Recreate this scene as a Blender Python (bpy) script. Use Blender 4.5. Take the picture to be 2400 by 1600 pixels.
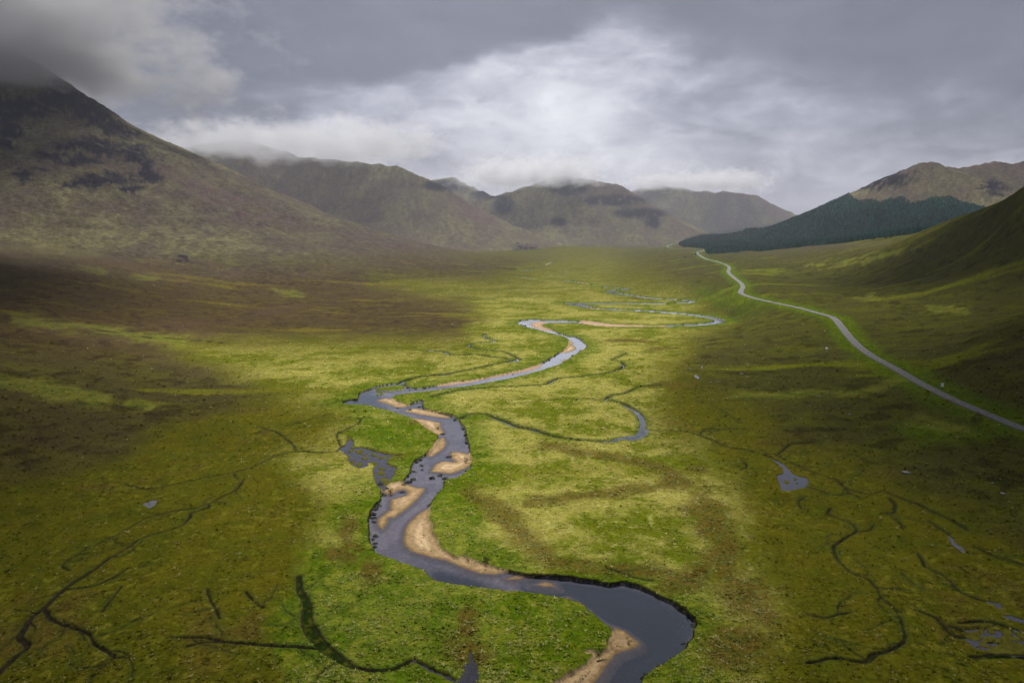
import bpy, math, random
import numpy as np

# ------------------------------------------------------------------ camera, sky, sun, exposure
for o in list(bpy.data.objects):
    bpy.data.objects.remove(o, do_unlink=True)
SC = bpy.context.scene
COL = SC.collection
rng = np.random.default_rng(11)
random.seed(11)

CAM_H = 110.0
FPX = 1600.0                                   # focal length for a 2400 px wide frame (24 mm on 36 mm)
PITCH = math.atan(255.0 / 1600.0)              # looking slightly down the glen
cam_d = bpy.data.cameras.new('camera')
cam_d.sensor_width = 36.0
cam_d.lens = 24.0
cam_d.clip_start = 1.0
cam_d.clip_end = 60000.0
cam = bpy.data.objects.new('camera', cam_d)
cam.location = (0, 0, CAM_H)
cam.rotation_euler = (math.pi / 2 - PITCH, 0, 0)
COL.objects.link(cam)
SC.camera = cam

SUN_AZ = math.radians(6.0)                     # sun stands ahead, a little right of the view
SUN_EL = math.radians(54.0)
sun_d = bpy.data.lights.new('sun', 'SUN')
sun_d.energy = 1.5
sun_d.angle = math.radians(11.0)
sun_d.color = (1.0, 0.955, 0.87)
sun = bpy.data.objects.new('sun', sun_d)
sun.rotation_euler = (math.pi / 2 - SUN_EL, 0, -SUN_AZ + math.pi)
sun.location = (0, 0, 1500)
COL.objects.link(sun)

SC.view_settings.view_transform = 'Standard'
SC.view_settings.look = 'None'
SC.view_settings.exposure = 2.0
SC.view_settings.gamma = 1.0
SC.view_settings.use_curve_mapping = False
SC.render.engine = 'CYCLES'
SC.cycles.use_denoising = True
SC.cycles.max_bounces = 8
SC.cycles.diffuse_bounces = 2
SC.cycles.glossy_bounces = 2
SC.cycles.transparent_max_bounces = 12
SC.cycles.volume_bounces = 3
SC.cycles.volume_step_rate = 0.5
SC.cycles.volume_max_steps = 96


class NT:
    """tiny helper round a node tree"""
    def __init__(s, tree):
        s.t = tree
        s.n = tree.nodes
        s.l = tree.links
    def node(s, kind, **kw):
        n = s.n.new(kind)
        for k, v in kw.items():
            setattr(n, k, v)
        return n
    def put(s, sock, v):
        if hasattr(v, 'is_linked') or isinstance(v, bpy.types.NodeSocket):
            s.l.new(v, sock)
        elif isinstance(v, (tuple, list)):
            sock.default_value = tuple(v) if len(v) == len(sock.default_value) else tuple(v) + (1.0,)
        else:
            sock.default_value = v
    def math(s, op, a, b=0.0, c=None, clamp=False):
        n = s.node('ShaderNodeMath', operation=op, use_clamp=clamp)
        s.put(n.inputs[0], a)
        s.put(n.inputs[1], b)
        if c is not None:
            s.put(n.inputs[2], c)
        return n.outputs[0]
    def vmath(s, op, a, b=(0, 0, 0)):
        n = s.node('ShaderNodeVectorMath', operation=op)
        s.put(n.inputs[0], a)
        s.put(n.inputs[1], b)
        return n.outputs[1] if op in ('LENGTH', 'DOT_PRODUCT', 'DISTANCE') else n.outputs[0]
    def noise(s, vec, scale, detail=4.0, rough=0.55, dist=0.0):
        n = s.node('ShaderNodeTexNoise')
        s.put(n.inputs['Vector'], vec)
        n.inputs['Scale'].default_value = scale
        n.inputs['Detail'].default_value = detail
        n.inputs['Roughness'].default_value = rough
        n.inputs['Distortion'].default_value = dist
        return n.outputs['Fac']
    def noisec(s, vec, scale, detail=3.0):
        n = s.node('ShaderNodeTexNoise')
        s.put(n.inputs['Vector'], vec)
        n.inputs['Scale'].default_value = scale
        n.inputs['Detail'].default_value = detail
        return n.outputs['Color']
    def ramp(s, v, a, b, lo=0.0, hi=1.0):
        n = s.node('ShaderNodeMapRange', interpolation_type='SMOOTHSTEP')
        s.put(n.inputs[0], v)
        for i, q in enumerate((a, b, lo, hi)):
            s.put(n.inputs[1 + i], q)
        return n.outputs[0]
    def mix(s, f, a, b, blend='MIX'):
        n = s.node('ShaderNodeMix', data_type='RGBA', blend_type=blend)
        s.put(n.inputs[0], f)
        s.put(n.inputs[6], a)
        s.put(n.inputs[7], b)
        return n.outputs[2]
    def scale(s, c, f):
        n = s.node('ShaderNodeVectorMath', operation='SCALE')
        s.put(n.inputs[0], c)
        s.put(n.inputs[3], f)
        return n.outputs[0]


world = bpy.data.worlds.new('World')
SC.world = world
world.use_nodes = True
W = NT(world.node_tree)
W.n.clear()
w_out = W.node('ShaderNodeOutputWorld')
w_bg = W.node('ShaderNodeBackground')
w_sky = W.node('ShaderNodeTexSky', sky_type='NISHITA')
w_sky.sun_disc = False
w_sky.sun_elevation = SUN_EL
w_sky.sun_rotation = SUN_AZ
w_sky.air_density = 1.0
w_sky.dust_density = 2.0
tc = W.node('ShaderNodeTexCoord')
dirv = W.vmath('NORMALIZE', tc.outputs['Generated'])
sep = W.node('ShaderNodeSeparateXYZ')
W.put(sep.inputs[0], dirv)
dx, dy, dz = sep.outputs
# project the view direction on a flat cloud base, so cloud cells shrink towards the horizon
zc = W.math('MAXIMUM', W.math('ADD', dz, 0.20), 0.05)
cp = W.node('ShaderNodeCombineXYZ')
W.put(cp.inputs[0], W.math('DIVIDE', dx, zc))
W.put(cp.inputs[1], W.math('DIVIDE', dy, zc))
cvec = cp.outputs[0]
svec = W.vmath('MULTIPLY', dirv, (1.0, 1.0, 2.3))            # cloud cells a little flattened
warp = W.vmath('ADD', svec, W.scale(W.vmath('SUBTRACT', W.noisec(svec, 5.0, 5.0), (0.5, 0.5, 0.5)), 0.16))
n_big = W.noise(warp, 3.2, 6.0, 0.55)
n_mid = W.noise(W.vmath('ADD', warp, (3.7, 1.9, 0.4)), 7.5, 8.0, 0.60)
n_fin = W.noise(W.vmath('ADD', warp, (7.3, 1.1, 2.2)), 19.0, 8.0, 0.62)
# ragged lower edge of the dark sheet: it hangs low on the left, lifts ahead, comes down again on the right
wn = W.vmath('SUBTRACT', W.noisec(W.vmath('ADD', svec, (3.1, 9.7, 0)), 6.0, 7.0), (0.5, 0.5, 0.5))
wsep = W.node('ShaderNodeSeparateXYZ')
W.put(wsep.inputs[0], wn)
edge1 = W.math('SUBTRACT', dz, W.math('MULTIPLY_ADD', dx, 0.30, 0.245))
edge2 = W.math('SUBTRACT', dz, W.math('MULTIPLY_ADD', dx, -0.34, 0.315))
sheet1 = W.ramp(W.math('MULTIPLY_ADD', wsep.outputs[0], 0.16, edge1), -0.022, 0.018)
sheet2 = W.ramp(W.math('MULTIPLY_ADD', wsep.outputs[1], 0.20, edge2), -0.050, 0.060)
sheet = W.math('MAXIMUM', sheet1, sheet2)
dw = W.vmath('ADD', dirv, W.vmath('MULTIPLY', wn, (0.30, 0.12, 0.16)))
def gap(cx, cy, cz, sx, sy, sz, e0, e1):
    q = W.vmath('MULTIPLY', W.vmath('SUBTRACT', dw, (cx, cy, cz)), (1.0 / sx, 1.0 / sy, 1.0 / sz))
    return W.ramp(W.vmath('LENGTH', q), e1, e0, 0.0, 1.0)
g1 = gap(0.09, 0.97, 0.160, 0.17, 0.7, 0.090, 0.2, 1.3)
g2 = gap(-0.22, 0.96, 0.120, 0.26, 0.7, 0.050, 0.2, 1.3)
low = W.math('MULTIPLY_ADD', W.math('SUBTRACT', n_big, 0.5), 0.70, 0.49)
low = W.math('MULTIPLY_ADD', W.math('SUBTRACT', n_mid, 0.5), 0.95, low)
low = W.math('MULTIPLY_ADD', W.math('SUBTRACT', n_fin, 0.5), 0.30, low)
low = W.math('SUBTRACT', low, W.ramp(dx, 0.14, 0.50, 0.0, 0.13))
low = W.math('MULTIPLY_ADD', g1, 0.27, low)
low = W.math('MULTIPLY_ADD', g2, 0.24, low)
top = W.math('MULTIPLY_ADD', W.math('SUBTRACT', n_big, 0.5), 0.34, W.ramp(dz, 0.10, 0.34, 0.150, 0.205))
top = W.math('MULTIPLY_ADD', W.math('SUBTRACT', n_mid, 0.5), 0.26, top)
top = W.math('MULTIPLY_ADD', W.math('SUBTRACT', n_fin, 0.5), 0.07, top)
vm = W.node('ShaderNodeMix', data_type='FLOAT')
W.put(vm.inputs[0], sheet)
W.put(vm.inputs[2], low)
W.put(vm.inputs[3], top)
v = W.math('MINIMUM', W.math('MAXIMUM', vm.outputs[0], 0.06), 0.95)
cl = W.node('ShaderNodeValToRGB')
W.put(cl.inputs[0], v)
el = cl.color_ramp.elements
el[0].position, el[0].color = 0.06, (0.090, 0.093, 0.122, 1)
el[1].position, el[1].color = 0.92, (0.80, 0.80, 0.84, 1)
for p, c in ((0.28, (0.190, 0.192, 0.244)), (0.45, (0.325, 0.328, 0.395)), (0.65, (0.53, 0.53, 0.600))):
    e = el.new(p)
    e.color = c + (1,)
SKY_GAIN = 0.26                                # exposure is +2 stops
cloud = W.scale(cl.outputs[0], SKY_GAIN)
blue = W.scale(w_sky.outputs[0], 0.05)
below = W.ramp(dz, -0.02, -0.2)
W.put(w_bg.inputs[0], W.mix(0.93, blue, cloud))
w_bg.inputs[1].default_value = 1.0
W.l.new(w_bg.outputs[0], w_out.inputs[0])
world.cycles.sampling_method = 'MANUAL'
world.cycles.sample_map_resolution = 512

# ------------------------------------------------------------------ picture <-> ground helpers
CP, SP = math.cos(PITCH), math.sin(PITCH)

def ray(px, py):
    a = (np.asarray(px, float) - 1200.0) / FPX
    b = (800.0 - np.asarray(py, float)) / FPX
    return a, CP + b * SP, -SP + b * CP          # x, y, z of the view ray

def on_z(px, py, z):
    x, y, k = ray(px, py)
    t = (z - CAM_H) / k
    return x * t, y * t

def at_depth(px, py, d):
    x, y, k = ray(px, py)
    t = d / y
    return x * t, y * t, CAM_H + k * t

def project(x, y, z):
    zz = z - CAM_H
    c = np.maximum(y * CP - zz * SP, 1.0)
    u = y * SP + zz * CP
    return 1200.0 + FPX * x / c, 800.0 - FPX * u / c

def smooth(e0, e1, v):
    t = np.clip((v - e0) / (e1 - e0), 0, 1)
    return t * t * (3 - 2 * t)

def lerp(a, b, t):
    return a + (b - a) * t

# gradient noise
_perm = rng.permutation(4096).astype(np.int32)
_ga = rng.uniform(0, 2 * math.pi, 4096)
_gx, _gy = np.cos(_ga).astype(np.float32), np.sin(_ga).astype(np.float32)
def perlin(x, y):
    xf, yf = np.floor(x), np.floor(y)
    fx, fy = x - xf, y - yf
    xi, yi = xf.astype(np.int32), yf.astype(np.int32)
    fx, fy = fx.astype(np.float32), fy.astype(np.float32)
    def g(i, j, u, v):
        h = _perm[(_perm[i & 4095] + j) & 4095]
        return _gx[h] * u + _gy[h] * v
    a = g(xi, yi, fx, fy)
    b = g(xi + 1, yi, fx - 1, fy)
    c = g(xi, yi + 1, fx, fy - 1)
    d = g(xi + 1, yi + 1, fx - 1, fy - 1)
    sx = fx * fx * fx * (fx * (fx * 6 - 15) + 10)
    sy = fy * fy * fy * (fy * (fy * 6 - 15) + 10)
    return 1.5 * (a + (b - a) * sx + (c + (d - c) * sx - a - (b - a) * sx) * sy)
MASK = None
def fbm(x, y, s, octs=4, gain=0.5, ox=0.0, ridged=False, mask=None):
    x, y = np.asarray(x, float), np.asarray(y, float)
    if mask is None and MASK is not None and x.shape == MASK.shape:
        mask = MASK
    if mask is not None:
        r = np.zeros(x.shape)
        r[mask] = fbm(x[mask], y[mask], s, octs, gain, ox, ridged)
        return r
    v = np.zeros(x.shape, np.float32)
    amp, tot, f = 1.0, 0.0, 1.0 / s
    for o in range(octs):
        n = perlin((x * f + ox + 17.3 * o) % 4096.0, (y * f - ox * 0.7 + 9.1 * o) % 4096.0)
        v += amp * ((1 - 2 * np.abs(n)) if ridged else n)
        tot += amp
        amp *= gain
        f *= 2.03
    return v / tot

def seg_dist(x, y, ax, ay, bx, by):
    vx, vy = bx - ax, by - ay
    L = max(vx * vx + vy * vy, 1e-9)
    t = np.clip(((x - ax) * vx + (y - ay) * vy) / L, 0, 1)
    return np.hypot(x - ax - t * vx, y - ay - t * vy), t

def poly_sdf(x, y, P):
    """signed distance, negative inside"""
    best = np.full(x.shape, 1e18)
    inside = np.zeros(x.shape, bool)
    n = len(P)
    for i in range(n):
        ax, ay = P[i]
        bx, by = P[(i + 1) % n]
        vx, vy = bx - ax, by - ay
        L = vx * vx + vy * vy + 1e-12
        wx, wy = x - ax, y - ay
        t = np.clip((wx * vx + wy * vy) / L, 0, 1)
        best = np.minimum(best, (wx - t * vx) ** 2 + (wy - t * vy) ** 2)
        if ay != by:
            c = (ay > y) != (by > y)
            inside ^= c & (x < vx * (y - ay) / (by - ay) + ax)
    best = np.sqrt(best)
    return np.where(inside, -best, best)

def box_sel(x, y, P, m):
    P = np.asarray(P)
    return (x > P[:, 0].min() - m) & (x < P[:, 0].max() + m) & (y > P[:, 1].min() - m) & (y < P[:, 1].max() + m)

def sdf_into(S, x, y, P, m):
    """S = min(S, sdf(P)) wherever the polygon's box (with margin m) reaches"""
    k = np.nonzero(box_sel(x, y, P, m))[0]
    if len(k):
        S[k] = np.minimum(S[k], poly_sdf(x[k], y[k], P))

def line_into(S, x, y, P, hw, m):
    """same for a polyline of half width hw (one number or one for each point)"""
    P = np.asarray(P, float)
    hw = np.broadcast_to(np.asarray(hw, float), (len(P),))
    k = np.nonzero(box_sel(x, y, P, m))[0]
    if not len(k):
        return
    xs, ys = x[k], y[k]
    b = np.full(xs.shape, 1e9)
    for i in range(len(P) - 1):
        d, t = seg_dist(xs, ys, P[i][0], P[i][1], P[i + 1][0], P[i + 1][1])
        b = np.minimum(b, d - (hw[i] + t * (hw[i + 1] - hw[i])))
    S[k] = np.minimum(S[k], b)

def curve_pts(P, n=5):
    """Catmull-Rom through the traced points"""
    P = np.asarray(P, float)
    if len(P) < 3:
        return P
    Q = np.vstack([2 * P[0] - P[1], P, 2 * P[-1] - P[-2]])
    out = []
    for i in range(1, len(Q) - 2):
        p0, p1, p2, p3 = Q[i - 1], Q[i], Q[i + 1], Q[i + 2]
        for t in np.linspace(0, 1, n, endpoint=False):
            out.append(0.5 * (2 * p1 + (p2 - p0) * t + (2 * p0 - 5 * p1 + 4 * p2 - p3) * t * t + (3 * p1 - p0 - 3 * p2 + p3) * t ** 3))
    out.append(Q[-2])
    return np.array(out)

# ------------------------------------------------------------------ the survey: outlines on the valley floor (2400 x 1600 frame)
RIVER = [(1220,1720),(1260,1640),(1297,1600),(1324,1581),(1347,1568),(1374,1551),(1387,1535),(1366,1531),(1385,1522),(1403,1530),(1426,1520),
 (1427,1503),(1433,1487),(1437,1476),(1431,1468),(1422,1465),(1408,1451),(1382,1434),(1372,1422),(1347,1411),(1313,1403),(1278,1397),(1240,1392),
 (1175,1384),(1100,1376),(1018,1362),(991,1338),(957,1325),(936,1318),(892,1301),(876,1291),(866,1267),(865,1240),(862,1225),(869,1199),(881,1182),
 (893,1175),(894,1162),(891,1155),(894,1145),(900,1138),(917,1132),(942,1127),(959,1114),(963,1097),(972,1080),(993,1068),(1005,1058),(1018,1041),
 (1025,1030),(1025,1020),(1015,1013),(1006,1010),(993,1000),(976,986),(959,977.5),(937,971),(921,966),(899,960),(872,953),(851,949),(814,949),
 (803,946),(804,940),(819,936),(838,937),(841,932),(840,923),(848,918),(862,913),(880,908),(899,903),(916,900),(933,898),(938,901),(950,903),(971,911),
 (984,910),(1001,908),(1018,905),(1035,901),(1058,896),(1104,891),(1138,885),(1180,876),(1223,867),(1250,859),(1272,850),(1288,841),(1307,829),
 (1318,822),(1327,815),(1334,806),(1333,797),(1327,790.6),(1314,787),(1295,782),(1269,775),(1244,769),(1228,765),(1217,761),(1212,757),(1218,752),
 (1233,750),(1251,749),(1277,750.5),(1307,750),(1333,752),(1356,754),(1362,751),(1384,753),(1410,757),(1435,760),(1480,762),(1515,763.5),(1560,763.5),
 (1560,766),(1515,767),(1480,766.5),(1435,766),(1397,764),(1371,760),(1356,757.5),(1307,756.5),(1286,756.5),(1272,760),(1269,764),(1277,767.6),
 (1288,771),(1300,776.5),(1311,783),(1320,784),(1333,788),(1346,789),(1358,794),(1367,801),(1375,808),(1375,813.5),(1369,818.6),(1361,823),(1351,829),
 (1342,834),(1333,841.6),(1320,849),(1301,858),(1277,866),(1231,878.6),(1205,885),(1180,890),(1104,904),(1035,913),(984,919.6),(933,926),(916,933),
 (925,938),(943,945),(959,949.5),(964,945),(981,941),(1001,939),(991,945),(991,955),(1001,960),(1027,965.6),(1053,971),(1069,977.5),(1076,983),(1080,991),
 (1090,1005),(1092,1018),(1098,1039),(1101,1056),(1107,1081),(1103,1098),(1090,1107),(1070,1122),(1053,1124),(1041,1129),(1037,1145),(1027,1157),
 (1015,1167),(1010,1182),(1008,1199),(1007,1216),(1015,1228),(1014,1247),(1024,1262),(1036,1288),(1053,1296),(1070,1306),(1087,1303),(1112,1312),
 (1138,1322),(1164,1330),(1188,1337),(1239,1348),(1278,1349.7),(1332,1352.6),(1374,1359),(1427,1368),(1464,1365),(1498,1374.6),(1527,1386),(1565,1405),
 (1594,1422),(1612,1436),(1630,1449),(1634,1466),(1624,1491),(1607,1514),(1592,1535),(1565,1551),(1527,1573.6),(1502,1600),(1480,1650),(1460,1720)]
REACH = [(1545,764.8),(1620,762),(1665,758.5),(1688,752),(1651,742),(1600,735.5),(1515,729),(1440,726),(1400,724),(1365,717),(1347,713),(1337,711.3),
 (1375,711),(1500,711.5),(1600,710),(1624,706.5),(1600,703.5),(1532,699.5),(1478,692.5),(1430,685),(1440,680.5),(1472,678),(1430,674),(1400,672)]
REACH_W = [5,6,6.5,7,7,7,7,6.5,6,8,11,9,6,5.5,5,6,5,6,6.5,8,5,5,4,3]
FAR_REACH = [[(1385,667),(1352,661.5),(1322,658)],[(1258,654.5),(1228,651.5),(1223,650)],[(1290,646),(1322,644.5)],[(1211,637),(1222,635),(1262,632.5)],
 [(1276,624),(1286,618),(1293,614)],[(1326,633.5),(1344,634)]]
SAND = {
 'near_point': [(1210,1730),(1255,1640),(1290,1598),(1324,1578),(1374,1548),(1360,1530),(1385,1518),(1403,1526),(1422,1518),(1423,1503),(1429,1487),(1434,1474),(1434,1466),
   (1445,1468.5),(1466,1476),(1483,1489),(1498,1501),(1504,1510),(1494,1520),(1470,1526),(1447,1535),(1431,1554),(1412,1583),(1399,1600),(1370,1640),(1330,1720)],
 'long_point': [(1010,1188),(993,1193),(980,1201),(969,1211),(954,1225),(947,1238),(943,1255),(942,1271),(949,1283),(966,1295),(986,1301),(1010,1308),(1044,1315),(1061,1322),
   (1100,1338),(1124,1345),(1161,1348.7),(1193,1342),(1190,1334),(1164,1327),(1138,1319),(1112,1308),(1087,1300),(1070,1302),(1055,1292),(1039,1284),(1028,1260),(1018,1246),(1019,1228),(1011,1216),(1012,1199)],
 'low_lens': [(1180,1355.5),(1209,1345),(1236,1352),(1219,1359),(1192,1360.6)],
 'amber_lens': [(1248,1369),(1277,1360),(1297,1365),(1309,1377),(1277,1376)],
 'small_lens': [(1314,1401),(1331,1397),(1341,1403),(1324,1407)],
 'west_bar': [(896,1134),(917,1128),(942,1126),(959,1134),(969,1138),(985,1142),(998,1141),(997,1148),(988,1162),(969,1182),(945,1201),(923,1216),(913,1214),(911,1228),
   (905,1234),(899,1244),(888,1238),(881,1228),(882,1216),(891,1209),(905,1197),(913,1194),(910,1180),(913,1170),(934,1163),(949,1160),(952,1153),(945,1148),(933,1150),(925,1156),(908,1162),(894,1152),(892,1143)],
 'mid_bar': [(1015,1088),(1029,1081.5),(1046,1079),(1064,1081.5),(1056,1074.7),(1051,1063),(1059,1057.6),(1078,1057.6),(1095,1062),(1107,1062),(1112,1086),(1095,1097),(1070,1107),(1056,1111),(1035,1108),(1006,1107)],
 'slim_bar': [(1043,1023),(1049,1039),(1042,1052),(1018,1068),(1006,1073),(1000,1068),(1006,1055),(1020,1037),(1032,1025)],
 'upper_bar': [(955,976),(976,979),(1010,984),(1032,989.5),(1039,991),(1034,994.6),(1037,1005),(1043,1011),(1039,1018),(1025,1022),(1010,1014),(993,1003),(974,989)],
 'tongue_bar': [(936,962),(950,960.5),(960,957),(976,955.4),(1001,961),(1027,967),(1053,974),(1058,979),(1053,981),(1018,977.5),(984,972.4),(959,967)],
 'spit_bar': [(880,938),(889,935),(903,932),(920,934),(945,943),(962,951),(947,955.4),(925,954.6),(916,950),(899,945)],
 'bank_strip': [(1018,904),(1058,894),(1104,889),(1138,883),(1180,874),(1223,865),(1250,857),(1273,848),(1269,859.5),(1251,867),(1218,873.5),(1180,881),(1138,889),(1104,896.6),(1052,904),(1027,907)],
 'bend_bar': [(1312,826),(1325,813),(1334,806),(1346,808),(1351,813.5),(1352,818.6),(1343,822.4),(1327,827.6),(1318,827.6)],
 'bend_nub': [(1331,796),(1341,799.5),(1348,807),(1335,808),(1330,803)],
 'east_nub': [(1315,846.7),(1321,842),(1336,840),(1331,845),(1319,849)],
 'hook_bar': [(1241,760),(1251,755),(1269,753.4),(1285,755),(1274,760),(1271,764),(1279,767),(1302,776.5),(1285,776),(1263,771.4),(1246,766)],
 'red_strip': [(1357,757.4),(1361,750),(1384,752),(1410,757),(1435,760),(1480,762),(1515,763),(1562,762.5),(1562,766.5),(1515,767.5),(1480,767),(1435,767),(1397,765),(1371,761)],
}
GRAVEL_LINES = [[(1376,720.5),(1412,724.5)],[(1385,667),(1352,661)],[(1228,652),(1256,654.5)],[(1290,646.3),(1318,645)],[(1278,621),(1291,615)],[(1330,633.8),(1341,634.3)],[(1211,637.5),(1219,637)]]
ISLETS = [[(879,916),(882,911),(908,906),(942,904),(951,907.7),(942,913),(916,915.4)],[(881,925),(886,920.8),(903,919.3),(893,923)]]
# narrow streams that hold water at river level (half width in metres)
STREAMS = [
 ([(938,900),(950,893),(984,884),(1035,879),(1061,874.5),(1104,867),(1121,862.6),(1138,859),(1175,851),(1192,847)], [3,2.2,1.8,4,1.6,1.2,1.1,1.1,1.2,1.5]),
 ([(1192,849),(1205,846),(1215,843)], [3.0,4.5,3.0]),
 ([(1192,842),(1165,838),(1140,835),(1117,830),(1062,832),(1035,823.5),(977,820)], [1.6,1.1,1.1,1.2,1.2,1.3,.7]),
 ([(1213,843),(1209,838),(1181,825),(1150,821),(1123,818),(1100,811.6),(1103,806.5),(1130,803),(1161,799.7),(1150,795),(1134,789),(1137,784)], [1.2,.9,.8,.8,.8,1.2,1.2,.9,1.5,1,1.2,1]),
 ([(1311,886.5),(1290,896),(1277,902),(1192,907),(1113,912),(1059,919),(1011,932)], [1.4,1.6,.9,.7,.7,.8,.8]),
 ([(1311,886.5),(1396,880),(1447,869.5),(1462,859),(1455,850),(1447,847),(1433,844)], [.9,.6,1.6,1.4,.7,.6,.5]),
 ([(1433,844),(1467,830),(1449,825)], [.5,.5,.4]),
 ([(1083,982),(1096,973),(1134,971.7),(1154,977),(1185,990),(1209,1000),(1243,1006),(1277,1017),(1328,1029),(1379,1033),(1433,1033),(1447,1028),(1491,1022),(1503,1010),
   (1507,995),(1502,977),(1488,963),(1461,948),(1440,941),(1420,937.6),(1433,929),(1464,924),(1498,910),(1549,907)],
  [.8,.8,.8,1.6,2.0,2.4,2.4,1.6,.9,.7,1.2,1.7,1.9,1.9,1.8,2.1,2.2,1.6,1.1,1.2,1.1,.7,.8,.5]),
]
# pools with a level of their own
POOLS = {
 'reed_pool': [(816,1020),(826,1030),(831,1047),(853,1047),(875,1054),(906,1061),(943,1063),(913,1069),(906,1083),(930,1092),(926,1107),(920,1115),(912,1126),(903,1137),(896,1143),(886,1140),(878,1120),
   (874,1105),(877,1090),(862,1081),(860,1093),(840,1098),(819,1086),(814,1068),(799,1056),(783,1061),(797,1051),(811,1040)],
 'bog_pool': [(1804,1069.5),(1825,1078),(1845,1095),(1859,1112),(1889,1120),(1896,1129),(1886,1141),(1852,1148),(1831,1148),(1828,1132),(1821,1114),(1838,1109),(1835,1095),(1818,1081)],
 'near_pool': [(1069,1602),(1090,1590),(1100,1570),(1101,1526),(1113,1553),(1118,1577),(1113,1602)],
 'slot_pool': [(966,1551),(972,1543),(978,1550),(1000,1560),(1020,1571),(1050,1580),(1070,1588),(1066,1596),(1040,1586),(1010,1574),(985,1560)],
 'dark_pool': [(2262,1472),(2300,1470),(2340,1476),(2380,1480),(2400,1500),(2395,1528),(2330,1530),(2290,1520),(2262,1500)],
 'crooked_pool': [(2223,1251),(2237,1260),(2234,1267),(2262,1290),(2258,1296),(2230,1272),(2228,1262)],
 'corner_pool': [(2325,1410),(2345,1412),(2350,1428),(2380,1445),(2410,1452),(2410,1462),(2360,1446)],
 'spring_pool': [(335,1180),(352,1172),(368,1170),(362,1183),(350,1190)],
 'moor_pool_a': [(1626,877),(1632,878),(1639,884),(1636,887),(1630,883)],
 'moor_pool_b': [(1655,810),(1659,812),(1662,815),(1657,814)],
 'moor_pool_c': [(1643,855),(1647,857),(1646,863),(1643,861)],
 'moor_pool_d': [(1936,810),(1940,812),(1939,820),(1935,817)],
}
POOL_ISLETS = [[(836,1084),(845,1080),(851,1085),(848,1091),(838,1090)],[(869,1063),(876,1060),(883,1064),(876,1069)],[(895,1058),(903,1060),(898,1063)],
 [(1836,1126),(1843,1123),(1850,1127),(1849,1133),(1840,1133)],[(1858,1121),(1866,1119),(1870,1124),(1862,1126)],[(1864,1130),(1871,1129),(1872,1133),(1866,1134)],
 [(2302,1490),(2325,1488),(2350,1497),(2345,1507),(2315,1503)],[(2285,1512),(2292,1509),(2298,1513),(2290,1516)],
 [(885,1094),(896,1091),(904,1096),(892,1099)],[(880,1104),(893,1102),(905,1106),(895,1110)]]
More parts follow.
